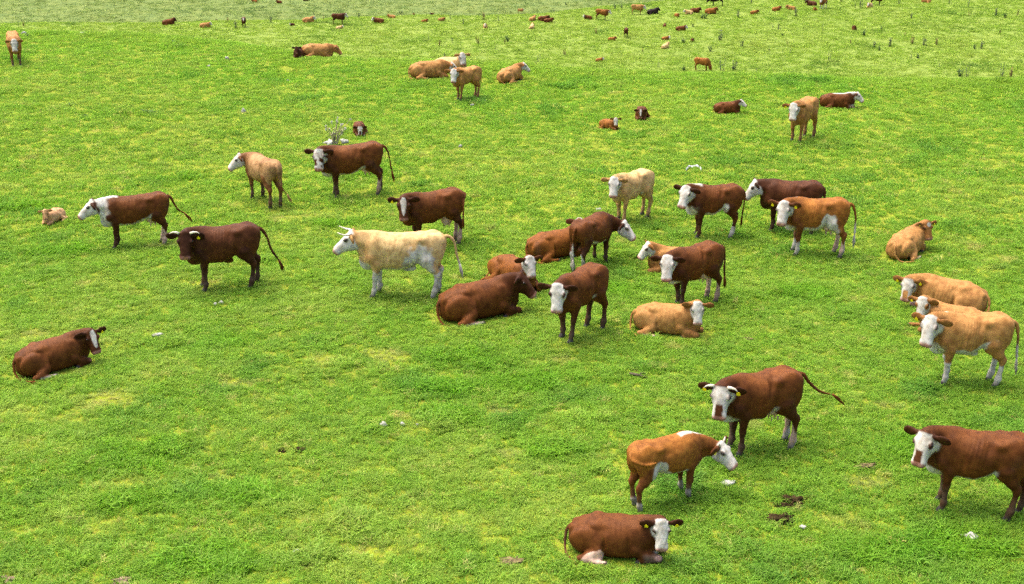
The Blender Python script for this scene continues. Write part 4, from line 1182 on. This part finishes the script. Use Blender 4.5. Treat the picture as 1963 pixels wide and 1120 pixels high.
# far weeds: photograph point, height in metres, kind
WL = [(1747, 36, .9, 'thistle'), (1801, 28, .6, 'thin'), (1858, 30, .9, 'dead'), (1910, 31, 1.3, 'thistle'), (1926, 34, .8, 'bush'), (1952, 29, .9, 'dead'), (1526, 31, 1.4, 'thistle'), (1492, 56, .9, 'thistle'), (1481, 58, .8, 'thin'),
      (1577, 58, .9, 'thin'), (1655, 69, .9, 'bush'), (1672, 60, .6, 'thin'), (1690, 58, .6, 'bush'), (1675, 92, 1.0, 'thistle'), (1685, 97, .6, 'bush'), (1707, 90, 1.3, 'thistle'), (1748, 84, 1.2, 'dead'), (1771, 88, 1.3, 'thistle'),
      (1796, 86, 1.0, 'dead'), (1868, 94, .7, 'bush'), (1882, 94, 1.1, 'thistle'), (1590, 118, 1.3, 'thin'), (1746, 112, .8, 'thin'), (1760, 112, .6, 'bush'), (1840, 146, 1.0, 'bush'), (1854, 148, 1.4, 'thin'), (1920, 147, 1.6, 'thin'),
      (1938, 148, 1.2, 'dead'), (1916, 65, .7, 'dead'), (1500, 70, .5, 'bush'), (1510, 86, .7, 'dead'), (1515, 103, .7, 'thin'), (1474, 104, .9, 'thin'), (1651, 16, 1.3, 'thistle'), (1639, 15, .9, 'thin'), (1723, 9, .8, 'thistle'),
      (1820, 8, .9, 'thistle'), (1856, 14, 1.2, 'thin'), (1085, 10, .9, 'bush'), (1062, 23, .8, 'thistle'), (1030, 28, 1.0, 'thin'), (1178, 18, 1.0, 'thistle'), (1192, 17, .8, 'thistle'), (1352, 36, .9, 'bush'), (1345, 36, .7, 'bush'), (1414, 34, 1.3, 'thistle'),
      (1328, 52, .5, 'bush'), (1296, 80, .6, 'thin'), (1310, 83, .8, 'bush'), (1381, 78, 1.5, 'thistle'), (1421, 90, 1.1, 'thistle'), (1361, 99, .8, 'bush'), (1385, 137, 1.7, 'thin'), (1407, 135, 1.3, 'thistle'), (1311, 136, .7, 'bush'),
      (1262, 130, 1.0, 'thin'), (1032, 118, 1.0, 'thin'), (1142, 65, .9, 'dead'), (1082, 106, .8, 'dead'), (620, 38, .9, 'dead'), (602, 28, .7, 'bush'), (520, 44, 1.0, 'thistle'), (688, 35, .8, 'thistle'), (768, 28, 1.3, 'bush'), (772, 27, .9, 'thistle'),
      (852, 110, .7, 'thistle'), (863, 36, .9, 'thin'), (888, 46, 1.1, 'thin'), (926, 38, 1.2, 'dead'), (916, 84, 1.0, 'dead'), (843, 88, .9, 'dead'), (867, 83, .8, 'thin'), (973, 80, .9, 'bush'), (967, 84, .7, 'dead'), (950, 94, .9, 'thin'),
      (821, 77, .8, 'thin'), (453, 54, 1.2, 'thistle'), (437, 43, .8, 'dead'), (116, 42, .9, 'thin'), (45, 50, .8, 'dead'), (36, 51, .8, 'thin'), (190, 43, .6, 'dead'), (247, 45, .7, 'dead'), (979, 25, .7, 'bush'), (955, 40, .9, 'thin'), (1440, 6, .8, 'thistle'), (1545, 5, .9, 'bush'),
      (1612, 3, .8, 'bush'), (1697, 66, .5, 'thin'), (1735, 70, .6, 'dead'), (1630, 84, .6, 'dead'), (1900, 100, .5, 'thin'), (1800, 130, .6, 'thin'), (1450, 140, .6, 'thin'), (1232, 100, .5, 'dead')]
WKIND = {'bush': ('dark green leafy weed', 'weed', 'leafy green weeds in the valley'), 'thistle': ('grey-green bushy thistle', 'thistle', 'grey-green thistles in the valley'),
         'thin': ('thin upright thistle', 'thistle', 'thin thistles in the valley'), 'dead': ('brown dead weed', 'weed', 'dead brown weeds in the valley')}
MARKS = [(468, 45, 'far dark cow with blaze'), (648, 38, 'far walking dark cow'), (727, 40, 'left-facing far brown cow'), (930, 48, 'lone far cream cow'), (997, 20, 'far tan cow standing'), (1040, 37, 'close brown pair'),
         (1152, 30, 'white-headed standing brown cow'), (1220, 20, 'white-headed standing tan cow'), (1361, 21, 'long chestnut cow'), (1376, 5, 'black cow'), (1200, 64, 'lone standing dark animal'), (1304, 54, 'lying white-headed dark cow'),
         (1327, 74, 'lying brown calf'), (1275, 87, 'lying cream cow'), (1344, 125, 'grazing cow'), (1148, 114, 'small calf beyond the brow'), (1562, 14, 'patched standing cow'), (1637, 51, 'lone lying brown cow'), (1668, 8, 'whitish cow'),
         (1776, 3, 'tan cow cut by the top'), (610, 97, 'plain light brown cow'), (890, 150, 'young standing tan animal'), (985, 140, 'tan cow lying rear on'), (1612, 192, 'white-striped lying cow'), (1540, 225, 'upper right standing tan cow'), (25, 92, 'left edge cow')]
RANK = ['', ', second nearest', ', third nearest', ', fourth nearest', ', fifth nearest', ', sixth nearest', ', seventh nearest', ', eighth nearest', ', ninth nearest', ', tenth nearest', ', eleventh nearest', ', twelfth nearest']
found = {}
for k, (px, py, hh, kd) in enumerate(WL):
    mx, my, nm = min(MARKS, key=lambda m: math.hypot(m[0] - px, 2 * (m[1] - py)))
    side = ('left of' if px < mx else 'right of') if abs(px - mx) > abs(py - my) else ('above' if py < my else 'below')
    found.setdefault((kd, side, nm), []).append((math.hypot(mx - px, my - py), k))
WLAB = {}
for (kd, side, nm), lst in found.items():
    for r, (_, k) in enumerate(sorted(lst)):
        WLAB[k] = WKIND[kd][0] + RANK[r] + ' ' + side + ' the ' + nm
rnd = random.Random(77)
for k, (px, py, hh, kd) in enumerate(WL):
    o = add_obj(WKIND[kd][1], WEEDS[kd][rnd.randrange(3)])
    o.location = pix(px, py); o.rotation_euler = (0, 0, rnd.uniform(0, 6.28))
    o.scale = (hh * rnd.uniform(0.9, 1.15), hh * rnd.uniform(0.9, 1.15), hh)
    tag(o, WLAB[k], WKIND[kd][1], WKIND[kd][2])

# low weeds on the near hill
LOWW = [(50, 70, .55, 'dark weed clump beside the white scrap at the far left'), (336, 82, .5, 'dark weed clump on the brow at upper left'), (136, 203, .45, 'dark low weed in the grass at left, below the left edge cow'),
        (286, 216, .55, 'spiky dark weed in the upper left grass'), (160, 223, .35, 'flat dark weed left of the spiky one'), (1676, 178, .35, 'dark rosette weed right of the lying white-striped cow'),
        (612, 186, .4, 'dark weed tuft below the plain light brown cow')]
for i, (px, py, hh, lab) in enumerate(LOWW):
    V, F = [], []
    rr = random.Random(900 + i)
    for k in range(46):
        a = rr.uniform(0, 6.28)
        r0 = rr.uniform(0, 0.35)
        d = Vector((math.cos(a), math.sin(a), rr.uniform(0.2, 1.3)))
        leaf(V, F, Vector((math.cos(a) * r0, math.sin(a) * r0 * 0.7, 0)), d, Vector((0, 0, 1)), rr.uniform(0.15, 0.4), rr.uniform(0.012, 0.035))
    o = add_obj('weed', new_mesh('weed', V, F, M_WEED, False)); o.location = pix(px, py); o.scale = (hh, hh, hh)
    tag(o, lab, 'weed', 'low weeds on the near hill')

# the dried thistle gone to seed behind the mottled-face cow
root = bpy.data.objects.new('dry_thistle', None); COL.objects.link(root)
root.location = pix(643, 277)
tag(root, 'pale dried thistle gone to seed behind the mottled-face cow', 'thistle')
rr = random.Random(5)
for k in range(17):
    a = rr.uniform(0, 6.28); sp = rr.uniform(0.08, 0.42); hh = rr.uniform(0.35, 0.88)
    lean = 0.22 * hh
    top = Vector((math.cos(a) * sp + lean, math.sin(a) * sp * 0.7, hh))
    V, F = tube([Vector((math.cos(a) * .05, math.sin(a) * .05, -.04)), Vector((top.x * 0.4, top.y * 0.5, hh * 0.55)), top], [0.014, 0.011, 0.006], 5)
    for j in range(6):
        t = rr.uniform(0.2, 0.95); an = rr.uniform(0, 6.28)
        leaf(V, F, Vector((top.x * t * 0.9, top.y * t, hh * t)), Vector((math.cos(an), math.sin(an), 0.4)), Vector((0, 0, 1)), rr.uniform(0.06, 0.14), 0.02)
    st = add_obj('stem', new_mesh('stem', V, F, M_DRY, False), root)
    W, G = [], []
    for j in range(26):
        d = Vector((rr.gauss(0, 1), rr.gauss(0, 1), rr.gauss(0.3, 1)))
        leaf(W, G, top, d, Vector((0.1, 0, 1)), rr.uniform(0.03, 0.065), 0.012)
    add_obj('seed_head', new_mesh('seed_head', W, G, M_FLUFF, False), st)

# ------------------------------------------------------------------ stones, scraps and dung
M_STONE = plain('white_stone', (0.34, 0.33, 0.29), 0.85, 0.3, 9, 0.1, 0.6)
M_DUNG = plain('dung', (0.034, 0.023, 0.010), 0.95, 0.5, 14, 0.02, 0.8)
M_PALEDUNG = plain('dried_dung', (0.14, 0.105, 0.05), 0.9, 0.5, 14, 0.1, 0.8)
M_SOIL = plain('bare_soil', (0.17, 0.125, 0.075), 0.95, 0.35, 10, 0.1, 0.6)
M_SCRAP = plain('white_scrap', (0.38, 0.40, 0.37), 0.7, 0.5, 16, 0.2)
M_WOOD = plain('dead_wood', (0.085, 0.065, 0.045), 0.85, 0.4, 20, 0.15)

def lump(seed, sx, sy, sz, rough=0.35, nu=14, nv=8, sink=0.35, freq=1.7):
    V, F = [], []
    for j in range(nv + 1):
        for i in range(nu):
            a, b = 2 * math.pi * i / nu, math.pi * j / nv
            V.append((math.sin(b) * math.cos(a), math.sin(b) * math.sin(a), math.cos(b)))
    P = np.array(V)
    r = 1 + rough * noise3(P[:, 0] * freq + seed, P[:, 1] * freq, P[:, 2] * freq, seed) + 0.4 * rough * noise3(P[:, 0] * 4, P[:, 1] * 4 + seed, P[:, 2] * 4, seed + 1)
    P = P * r[:, None] * np.array((sx, sy, sz)); P[:, 2] += sz * (1 - 2 * sink)
    for j in range(nv):
        for i in range(nu):
            F.append((j * nu + i, (j + 1) * nu + i, (j + 1) * nu + (i + 1) % nu, j * nu + (i + 1) % nu))
    return P, F

def put_lump(name, px, py, sx, sy, sz, mat, label, cat, group, seed, **kw):
    P, F = lump(seed, sx, sy, sz, **kw)
    o = add_obj(name, new_mesh(name, P, F, mat))
    o.location = pix(px, py); o.rotation_euler = (0, 0, (seed * 1.7) % 0.8 - 0.4)
    tag(o, label, cat, group)
    BARE.append((o.location.x, o.location.y - 0.02, sx * 0.95, sy * 0.95, 0.0, 0.45))
    return o

STONES = [(46, 66, .14, .11, 'white stone beside the dark weed clump at the far left brow'), (159, 65, .17, .07, 'flat white stone on the brow, upper left'), (436, 115, .10, .12, 'round white stone alone high in the upper left grass'),
          (467, 216, .10, .12, 'round white stone in the grass above the tan bullock'), (552, 157, .06, .07, 'small white stone below the plain light brown lying cow'), (905, 204, .11, .07, 'flat white stone at the feet of the young standing tan animal'),
          (923, 195, .06, .06, 'left of two small white stones right of the young tan animal'), (930, 196, .045, .05, 'right of two small white stones right of the young tan animal'), (883, 283, .07, .07, 'small pale stone right of the mottled-face cow'), (400, 128, .10, .05, 'faint flat pale stone below the round one at upper left'),
          (413, 586, .055, .055, 'left of two white stones touching, below the horned dark cow'), (424, 583, .065, .065, 'right of two white stones touching, below the horned dark cow'), (304, 645, .15, .065, 'broad pale stone in the grass below the horned dark cow'),
          (735, 818, .09, .07, 'white stone in the lower middle grass, left of a smaller one'), (772, 816, .055, .05, 'small grey stone right of the lower middle white stone'), (800, 817, .04, .04, 'tiny pale stone, last of the lower middle row'), (1147, 403, .10, .045, 'flat pale stone left of the standing cream cow'),
          (1397, 928, .17, .05, 'flat whitish slab below the lowered white head in the foreground'), (1860, 1032, .13, .07, 'crumbly white stone below the cut off big cow'), (1537, 1014, .065, .05, 'small white stone beside the lower dung pat'), (568, 1060, .06, .05, 'small pale stone at the lower middle'),
          (1665, 722, .035, .03, 'tiny white speck of stone left of the standing white-chested cow')]
for i, (px, py, w, hgt, lab) in enumerate(STONES):
    put_lump('stone', px, py, w * 0.8, w * 0.6, hgt * 0.7, M_STONE, lab, 'stone', 'white stones in the grass', 31 + i, rough=0.55, sink=0.12)
put_lump('wool_clump', 634, 276, 0.15, 0.10, 0.10, M_FLUFF, 'larger white woolly clump at the foot of the dry thistle', 'wool', 'woolly clumps by the thistle', 61, rough=0.8, freq=3)
put_lump('wool_clump', 660, 274, 0.12, 0.09, 0.09, M_FLUFF, 'smaller white woolly clump right of the dry thistle', 'wool', 'woolly clumps by the thistle', 62, rough=0.8, freq=3)

def scrap(px, py, pts, w, label):
    """crumpled strip of white sacking lying on the grass"""
    V, F = [], []
    rr = random.Random(8)
    n = 16
    T = np.array(pts, float); tt = np.linspace(0, len(T) - 1, n)
    P = np.stack([np.interp(tt, np.arange(len(T)), T[:, i]) for i in range(3)], 1)
    for layer in (0, 1):
        for i in range(n):
            for s in (-1, 0, 1):
                V.append(P[i] + np.array((rr.uniform(-.02, .02), s * w * rr.uniform(.6, 1.2), (0.03 if s == 0 else 0) + rr.uniform(0, .05) - 0.012 * layer)))
    for i in range(n - 1):
        for s in (0, 1):
            a = i * 3 + s
            F.append((a, a + 1, a + 4, a + 3)); b = a + n * 3; F.append((b, b + 3, b + 4, b + 1))
    o = add_obj('plastic_scrap', new_mesh('plastic_scrap', V, F, M_SCRAP))
    o.location = pix(px, py); tag(o, label, 'scrap')

scrap(1330, 325, [(-.26, -.24, -.01), (-.22, -.06, .0), (-.15, .12, .03), (0, .18, .015), (.10, .18, .04), (.20, .06, .03), (.20, -.18, -.01)], 0.03, 'arched white plastic scrap in the grass between the cream and red-brown cows')

def dung(px, py, w, d, z, mat, label, seed):
    put_lump('dung_pat', px, py, w * 0.95, d * 1.1, z * 0.6, mat, label, 'dung', 'dung pats in the grass', seed, rough=0.9, nu=30, nv=14, sink=0.25, freq=3.4)
dung(1520, 962, .17, .13, .08, M_DUNG, 'dark dung pat, upper right of the pair below the horned red-brown cow', 81)
dung(1500, 971, .12, .07, .05, M_DUNG, 'thin dark dung streak trailing left of the upper pat', 82)
dung(1498, 998, .18, .13, .07, M_DUNG, 'oval dark dung pat, lowest of the foreground group', 83)
dung(576, 864, .09, .07, .05, M_DUNG, 'dark dung pat, right of two in the lower left grass', 84)
dung(543, 864, .06, .05, .04, M_DUNG, 'smaller dark dung pat, left of two in the lower left grass', 85)
dung(1663, 895, .16, .10, .05, M_PALEDUNG, 'dried brown dung pat left of the big cut off cow', 86)
dung(981, 1079, .16, .10, .05, M_PALEDUNG, 'dried brown dung pat left of the bottom lying cow', 87)
dung(236, 1116, .13, .08, .05, M_SOIL, 'pale bare soil clod at the bottom left', 88)
dung(15, 1113, .11, .07, .05, M_SOIL, 'pale bare soil clod in the bottom left corner', 89)
dung(1436, 652, .10, .05, .05, M_PALEDUNG, 'small brown clod below the lying golden tan cow', 90)
V, F = tube([(-.17, .05, .06), (-.05, .01, .05), (.06, -.02, .035), (.16, -.05, .02)], [0.02, 0.028, 0.018, 0.006], 6)
v2, f2 = tube([(.0, 0, .045), (.05, .05, .07), (.12, .07, .06)], [0.016, 0.012, 0.004], 5)
F += [tuple(i + len(V) for i in q) for q in f2]; V += v2
o = add_obj('dead_branch', new_mesh('dead_branch', V, F, M_WOOD)); o.location = pix(1225, 724); o.scale = (1.1, 1.1, 1.1)
tag(o, 'short dark dead branch lying in the grass right of centre', 'branch')

# ------------------------------------------------------------------ the grass itself, laid round everything that lies on it
grass_points('grass', 95000, 14.0, 38.0, 2.5, NEAR_LIB, 1.0, 'near', 'short yellow green pasture grass in the foreground')
grass_points('grass', 120000, 30.0, 82.0, 4.0, MID_LIB, 1.0, 'mid', 'short bright green grass running up to the brow')
grass_points('grass', 120000, 135.0, 300.0, 10.0, FAR_LIB, 1.0, 'far', 'olive green grass of the pasture beyond the brow')
grass_points('grass', 40000, 300.0, 520.0, 20.0, FAR_LIB, 1.7, 'last', 'grass of the farthest field, slight haze put into its blue green colour')
